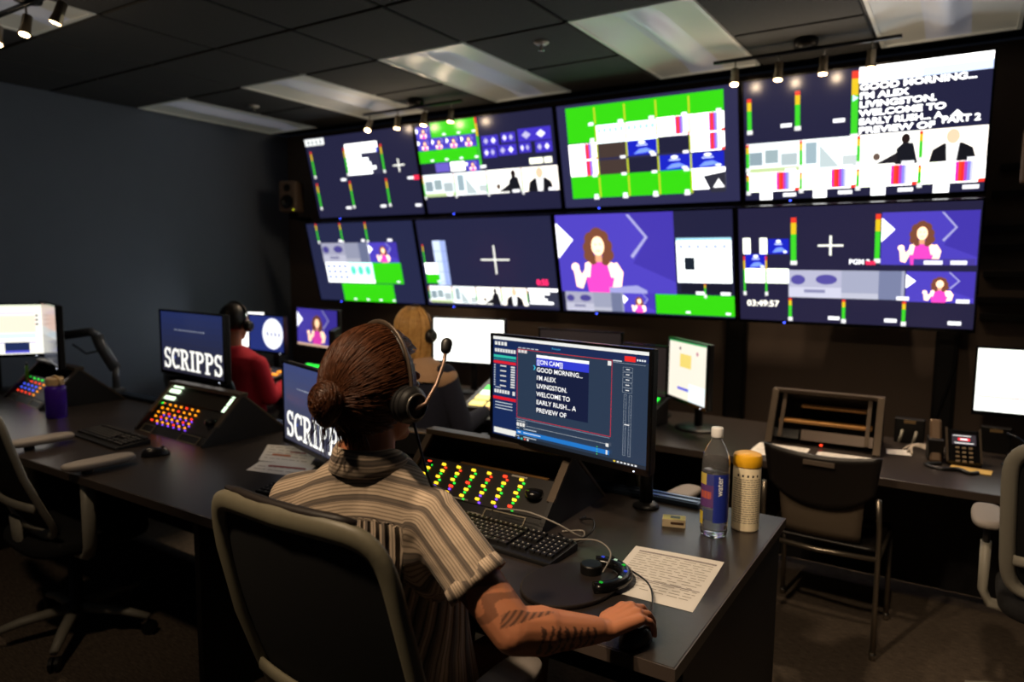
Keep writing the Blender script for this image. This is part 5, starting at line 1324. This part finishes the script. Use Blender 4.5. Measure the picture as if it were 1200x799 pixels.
lx = (V[:, 0]-cx)*math.cos(rz)+(V[:, 1]-cy_)*math.sin(rz); ly = -(V[:, 0]-cx)*math.sin(rz)+(V[:, 1]-cy_)*math.cos(rz)
ridge = 1.175-1.1*lx**2
yoke = (ridge-V[:, 2])*.95+(-ly)*.45+.02*np.sin(lx*9)
stripe = yoke.copy(); pleat = np.zeros(len(V))
below = (yoke > .135) & (np.abs(lx) < .22)
for sh, el, s_ in ((SHR, ELR, 1), (SHL, ELL, -1)):
    a = np.array(el-sh); L_ = np.linalg.norm(a); a /= L_
    r = V-np.array(sh); t_ = r@a; pr = r-np.outer(t_, a); bk = np.array([math.sin(rz), -math.cos(rz), 0]); bk -= a*(bk@a); bk /= np.linalg.norm(bk)
    oth = np.cross(a, bk)*s_
    if oth[2] < 0 and False: oth = -oth
    up_ = np.cross(bk, a)*(1 if np.cross(bk, a)[2] > 0 else -1)
    an = np.arctan2(pr@bk, pr@up_)*.07
    w_ = np.clip((t_+.02)/.03, 0, 1)*np.clip((.12-np.linalg.norm(pr, axis=1))/.02, 0, 1)*(lx*s_ > .12)
    stripe = stripe*(1-w_)+(an+.02)*w_; below &= ~(w_ > .4)
stripe = np.where(below, np.arctan2(lx, -ly)*.17, stripe); pleat = below.astype(float)*np.clip(1-(yoke-.135)/.35, .25, 1)
fattr(shirt, 'stripe', stripe); fattr(shirt, 'pleat', pleat)
# sleeve cuffs and collar
SM = shirt.data.materials[0]
def cuff(sh, el, t0, t1, r0, r1, nm='cuff'):
    a = (el-sh).normalized(); s1 = a.orthogonal().normalized(); s2 = a.cross(s1); n = 28; vs = []; fs = []; L_ = (el-sh).length
    pr = [(t0, r0), (t0+.004, r0+.005), (t1-.003, r1+.006), (t1, r1+.003), (t1-.002, r1-.002), (t0, r0-.004)]
    for t_, r_ in pr:
        for k in range(n): an = 2*PI*k/n; vs.append(sh+a*t_*L_*1.0+(s1*math.cos(an)+s2*math.sin(an))*r_*(1+.04*math.sin(3*an)))
    m_ = len(pr)
    for i in range(m_):
        for k in range(n): fs.append((i*n+k, i*n+(k+1) % n, ((i+1) % m_)*n+(k+1) % n, ((i+1) % m_)*n+k))
    o = MB().add(vs, fs).build(nm, SM, pw, smooth=True)
    fattr(o, 'stripe', [(i % n)*2*PI/n*.075 for i in range(len(vs))]); fattr(o, 'pleat', [0]*len(vs))
cuff(SHR, ELR, .50, .61, .058, .061); cuff(SHL, ELL, .52, .63, .058, .061)
n = 32; vs = []; fs = []; prof = [(.062, -.018), (.068, .0), (.066, .028), (.07, .034), (.078, .022), (.088, -.016), (.08, -.022), (.066, -.012)]
for r_, h_ in prof:
    for k in range(n):
        a = 2*PI*k/n; q = math.sin(a+rz)
        vs.append((-1.02+r_*math.cos(a), 1.056+r_*1.02*math.sin(a), 1.18+h_-.035*max(0, q)**1.5*(1.2)))
for i in range(len(prof)):
    for k in range(n): fs.append((i*n+k, i*n+(k+1) % n, ((i+1) % len(prof))*n+(k+1) % n, ((i+1) % len(prof))*n+k))
o = MB().add(vs, fs).build('collar', SM, pw, smooth=True); fattr(o, 'stripe', [v[2]*1.0 for v in vs]); fattr(o, 'pleat', [0]*len(vs))
# trousers, shoes
b = MB(); ringloft(b, [((-1.06, 1.2, .49), .17, .14, .1), ((-1.06, 1.19, .6), .172, .128, .1), ((-1.06, 1.17, .68), .165, .12, .1)])
for s, kx in ((1, -.945), (-1, -1.19)):
    hp = Vector((-1.06+s*.085, 1.2, .555)); kn = Vector((kx, 1.56, .56)); an = Vector((kx, 1.52, .14)); b.cap(hp, kn, .096, .07); b.cap(kn, an, .068, .055)
bake(b, 'trousers', .009, 6, M('tan_trousers', (150, 104, 72), .85, bump=.2), pw)
for kx in (-.945, -1.19): MB().cap((kx, 1.52, .045), (kx, 1.67, .035), .045, .035, sq=.9, side=(0, 0, 1)).build('shoe', M('dark_shoe', (40, 34, 32), .5), pw, smooth=True)
# hair: cap, combed strands, bun
HM = hair_material('auburn_hair', (40, 23, 15), (102, 59, 34))
def scalp_dirs(n, test):
    out = []
    while len(out) < n:
        v = rng.normal(size=3); v /= np.linalg.norm(v)
        if test(v): out.append(Vector(v))
    return out
HRAD = Vector((.092, .112, .118))
def hp_(d, k=1.): return T(d.x*HRAD.x*k, -.006+d.y*HRAD.y*k, .012+d.z*HRAD.z*k)
isscalp = lambda v: not (v[1] > .42 and v[2] < .55) and not (v[2] < -.82+.45*max(0, v[1]+.2)) and not (v[1] > .1 and v[2] < -.25)
nu, nv = 40, 26; vs = []; fs = []; dd = []
for j in range(nv+1):
    for i in range(nu):
        th = PI*j/nv; a = 2*PI*i/nu; d = Vector((math.sin(th)*math.cos(a), math.sin(th)*math.sin(a), math.cos(th))); dd.append(d); k_ = 1.
        vs.append(hp_(d, .975))
for j in range(nv):
    for i in range(nu):
        q = (j*nu+i, j*nu+(i+1) % nu, (j+1)*nu+(i+1) % nu, (j+1)*nu+i)
        m_ = sum((dd[x] for x in q), Vector())/4
        if isscalp(m_): fs.append(q)
cap_ = MB().add(vs, fs); hc_ = cap_.build('hair', HM, pw, smooth=True); so = hc_.modifiers.new('s', 'SOLIDIFY'); so.thickness = .006
BUN = Vector((.16, -.95, -.2)).normalized(); 
paths = []
for d in scalp_dirs(2600, isscalp):
    n = 10; p = []; lift = random.uniform(.985, 1.035)
    om = math.acos(max(-1, min(1, d.dot(BUN))))
    if om < .1: continue
    end = random.uniform(.9, 1.)
    for i in range(n+1):
        s = end*i/n; v = (d*math.sin((1-s)*om)+BUN*math.sin(s*om))/math.sin(om)
        p.append(hp_(v.normalized(), lift+.05*max(0, s-.8)*3)+Vector((random.gauss(0, .0006), random.gauss(0, .0006), random.gauss(0, .0006))))
    paths.append(p)
strands(paths, .00125, 'hair_strands', HM, pw)
bc = hp_(BUN, 1.13)
bunb = MB().ell(bc, (.034, .03, .038), HR, 18, 12); bunb.ell(bc+Vector((-.002, .004, -.026)), (.026, .023, .028), HR, 14, 10)
bake(bunb, 'hair_bun', .005, 4, HM, pw)
paths = []
for i in range(420):
    ax_ = Vector(rng.normal(size=3)); ax_ = (HR @ Vector((random.gauss(0, .35), 1, random.gauss(0, .35)))).normalized()
    s1 = ax_.orthogonal().normalized(); s2 = ax_.cross(s1); a0 = random.uniform(0, 2*PI); span = random.uniform(1.4, 2.8); off = random.uniform(-.95, .95)
    r_ = math.sqrt(max(.05, 1-off*off)); k_ = random.uniform(.98, 1.08); p = []
    for j in range(9):
        a = a0+span*j/8; v = (s1*math.cos(a)+s2*math.sin(a))*r_+ax_*off; lv = HR.transposed() @ v
        p.append(bc+HR @ Vector((lv.x*.034*k_, lv.y*.03*k_, lv.z*.038*k_)))
    paths.append(p)
for i in range(26):      # loose ends under the bun
    s0 = bc+HR @ Vector((random.uniform(-.03, .02), random.uniform(-.02, .02), -.03)); dx = random.gauss(-.005, .012); dy = random.gauss(0, .008)
    ln = random.uniform(.04, .085); paths.append([s0+Vector((dx*s*s, dy*s, -ln*s)) for s in (0, .25, .5, .75, 1)])
for i in range(70):      # wisps at the nape
    d = Vector((random.uniform(-.5, .6), -random.uniform(.5, .8), -.75)).normalized(); p0 = hp_(d, .95); ln = random.uniform(.02, .055)
    paths.append([p0+HR @ Vector((random.gauss(0, .004)*s, .018*s, -ln*s)) for s in (0, .33, .66, 1)])
strands(paths, .0011, 'bun_strands', HM, pw)
RC = T(.128, .0, -.025)
headset('black headset with boom microphone on the person in stripes', T, HR, 1., True, [RC, T(.136, .02, -.015), T(.132, .05, .02), T(.124, .075, .06), T(.118, .085, .09)])
cable('black headset cable hanging from the ear cup of the person in stripes', [T(.115, .01, -.055), T(.115, .03, -.11), T(.12, .05, -.17), T(.12, .09, -.24), T(.1, .15, -.33), (-.98, 1.36, .8)], .003, CB)

# ---------------------------------------------------------------- background people
def sitter(label, ox, oy, face, shirt_m, skin_rgb, hz, hairf, shw=.19, yoke_m=None, lean=0., sd=.215, lipc=(150, 80, 74)):
    p = thing('person', label, 'person', (0, 0, 0)); R = frame3(face); o = Vector((ox, oy, 0)); D = lambda x, y, z: o+R @ Vector((x, y, 0))+Vector((0, 0, z))
    hc = D(lean, .02, hz); b = MB(); T = head_parts(b, hc, R)
    b.cap(T(0, -.01, -.06), D(lean*.6, 0, hz-.2), .05, .055); b.cap(D(lean*.5, 0, hz-.27), D(0, .05, .62), .11, .13, sq=1.25, side=R @ Vector((1, 0, 0)))
    sl, sr = D(-shw+lean*.6, 0, hz-sd), D(shw+lean*.6, 0, hz-sd); b.cap(sl, sr, .05, .05)
    el, er = D(-shw-.04, .06, hz-.48), D(shw+.04, .06, hz-.48); wl, wr = D(-.16, .34, D2+.05), D(.18, .34, D2+.05)
    for s, e, w_ in ((sl, el, wl), (sr, er, wr)):
        b.cap(s, e, .048, .04); b.cap(e, w_, .04, .027); f = (D(0, 1, 0)-D(0, 0, 0)).normalized()
        for i in range(4): q = w_+f*.06+R @ Vector((-.024+.016*i, 0, 0)); b.cap(w_, q, .016, .011); b.cap(q, q+f*(.05+.01*(i in (1, 2)))-Vector((0, 0, .012)), .009, .007, 10)
        b.cap(w_, w_+f*.05+R @ Vector((.035 if s is sl else -.035, 0, -.01)), .014, .009)
    for s in (-1, 1):
        kn = D(s*.13, .42, .54); b.cap(D(s*.09, .06, .55), kn, .08, .055); b.cap(kn, D(s*.13, .4, .08), .052, .035); b.cap(D(s*.13, .4, .06), D(s*.13, .54, .04), .033, .028)
    bake(b, 'body', .006, 4, skin_material('skin_%d' % skin_rgb[0], skin_rgb), p); face_parts(T, R, 1., p, lipc)
    b = MB(); rzz = math.atan2(R[1][0], R[0][0])
    ringloft(b, [(D(0, .06, .56), .17, .14, rzz), (D(0, .03, .75), .175, .13, rzz), (D(lean*.3, .01, hz-.30), .205, .125, rzz), (D(lean*.5, 0, hz-.215), .19, .105, rzz), (D(lean*.6, 0, hz-.175), .12, .08, rzz), (D(lean*.6, 0, hz-.145), .065, .058, rzz)], 28)
    for s, e, w_ in ((sl, el, wl), (sr, er, wr)): b.cap(s, e, .066, .056); b.cap(e, w_.lerp(e, .12), .055, .038)
    bake(b, 'jacket', .008, 14, shirt_m, p)
    b = MB(); ringloft(b, [(D(0, .07, .485), .165, .15, rzz), (D(0, .06, .6), .17, .14, rzz)], 24)
    for s in (-1, 1): kn = D(s*.13, .42, .54); b.cap(D(s*.09, .06, .555), kn, .09, .066); b.cap(kn, D(s*.13, .4, .12), .064, .05)
    bake(b, 'trousers', .011, 5, M('dark_trousers', (30, 30, 36), .85), p)
    for s in (-1, 1): MB().cap(D(s*.13, .4, .045), D(s*.13, .55, .035), .042, .034).build('shoe', M('dark_shoe', (40, 34, 32)), p, smooth=True)
    hairf(p, T, R); return p, T, R, D
def short_hair(p, T, R):
    m = hair_material('black_hair', (20, 17, 17), (34, 28, 26)); vs = []; fs = []; nu, nv = 28, 18; dd = []
    for j in range(nv+1):
        for i in range(nu):
            th = PI*j/nv; a = 2*PI*i/nu; d = Vector((math.sin(th)*math.cos(a), math.sin(th)*math.sin(a), math.cos(th))); dd.append(d); vs.append(T(d.x*.086, -.008+d.y*.104, .026+d.z*.104))
    for j in range(nv):
        for i in range(nu):
            q = (j*nu+i, j*nu+(i+1) % nu, (j+1)*nu+(i+1) % nu, (j+1)*nu+i); c = sum((dd[x] for x in q), Vector())/4
            if not (c.y > .3 and c.z < .5) and c.z > -.6 and not (c.y > 0 and c.z < -.2): fs.append(q)
    o = MB().add(vs, fs).build('hair', m, p, smooth=True); s = o.modifiers.new('s', 'SOLIDIFY'); s.thickness = .008
def long_hair(p, T, R):
    m = hair_material('blond_hair', (166, 118, 60), (228, 186, 118)); vs = []; fs = []; nu, nv = 28, 18; dd = []
    for j in range(nv+1):
        for i in range(nu):
            th = PI*j/nv; a = 2*PI*i/nu; d = Vector((math.sin(th)*math.cos(a), math.sin(th)*math.sin(a), math.cos(th))); dd.append(d); vs.append(T(d.x*.09, -.01+d.y*.108, .022+d.z*.108))
    for j in range(nv):
        for i in range(nu):
            q = (j*nu+i, j*nu+(i+1) % nu, (j+1)*nu+(i+1) % nu, (j+1)*nu+i); c = sum((dd[x] for x in q), Vector())/4
            if not (c.y > .3 and c.z < .5) and c.z > -.7 and not (c.y > .1 and c.z < -.1): fs.append(q)
    o = MB().add(vs, fs).build('hair', m, p, smooth=True); s = o.modifiers.new('s', 'SOLIDIFY'); s.thickness = .008
    paths = []
    for i in range(900):
        a = random.uniform(math.radians(158), math.radians(382)); d = Vector((math.cos(a), math.sin(a))); k = random.uniform(.95, 1.08); ln = random.uniform(.17, .235)*(1 if d.y < .1 else .9); pts = []
        for s in range(5): e = (1-s/4)*1.2; r_ = math.cos(e); pts.append(T(d.x*.09*k*r_, -.01+d.y*.108*k*r_, .022+.108*k*math.sin(e)))
        for s in range(1, 6): q = s/5; pts.append(T(d.x*.092*k*(1-.12*q)+random.gauss(0, .001), -.01+d.y*.11*k*(1-.1*q), .022-ln*q))
        paths.append(pts)
    strands(paths, .002, 'hair_strands', m, p)
RED = M('red_knit', (176, 22, 46), .85, bump=.2); NAV = M('navy_fleece', (26, 28, 44), .9, bump=.2)
pm, Tm, Rm, Dm = sitter('person in a red top at the rear desk, head behind the SCRIPPS monitor', -3.97, 2.86, (-.25, .97, 0), RED, (170, 110, 84), 1.20, short_hair, .185, sd=.265)
headset('black headset on the person in red', Tm, Rm, .95, False)
pb, Tb, Rb, Db = sitter('blond person in a dark jacket with beige shoulders at the rear desk', -2.38, 2.83, (.05, .99, 0), NAV, (206, 150, 116), 1.235, long_hair, .2, lean=-.05)
b = MB(); ringloft(b, [(Db(-.02, 0, .99), .212, .136, 0), (Db(-.025, 0, 1.03), .2, .126, 0), (Db(-.03, 0, 1.075), .14, .096, 0), (Db(-.03, 0, 1.105), .072, .064, 0)], 28)
for s in (-1, 1): b.cap(Db(s*.15-.03, 0, 1.02), Db(s*.2-.03, .0, 1.01), .066, .07)
bake(b, 'shoulder_yoke', .007, 5, M('beige_fleece', (176, 140, 108), .9, bump=.2), pb)
headset('dark headset on the blond person', Tb, Rb, .95, False)
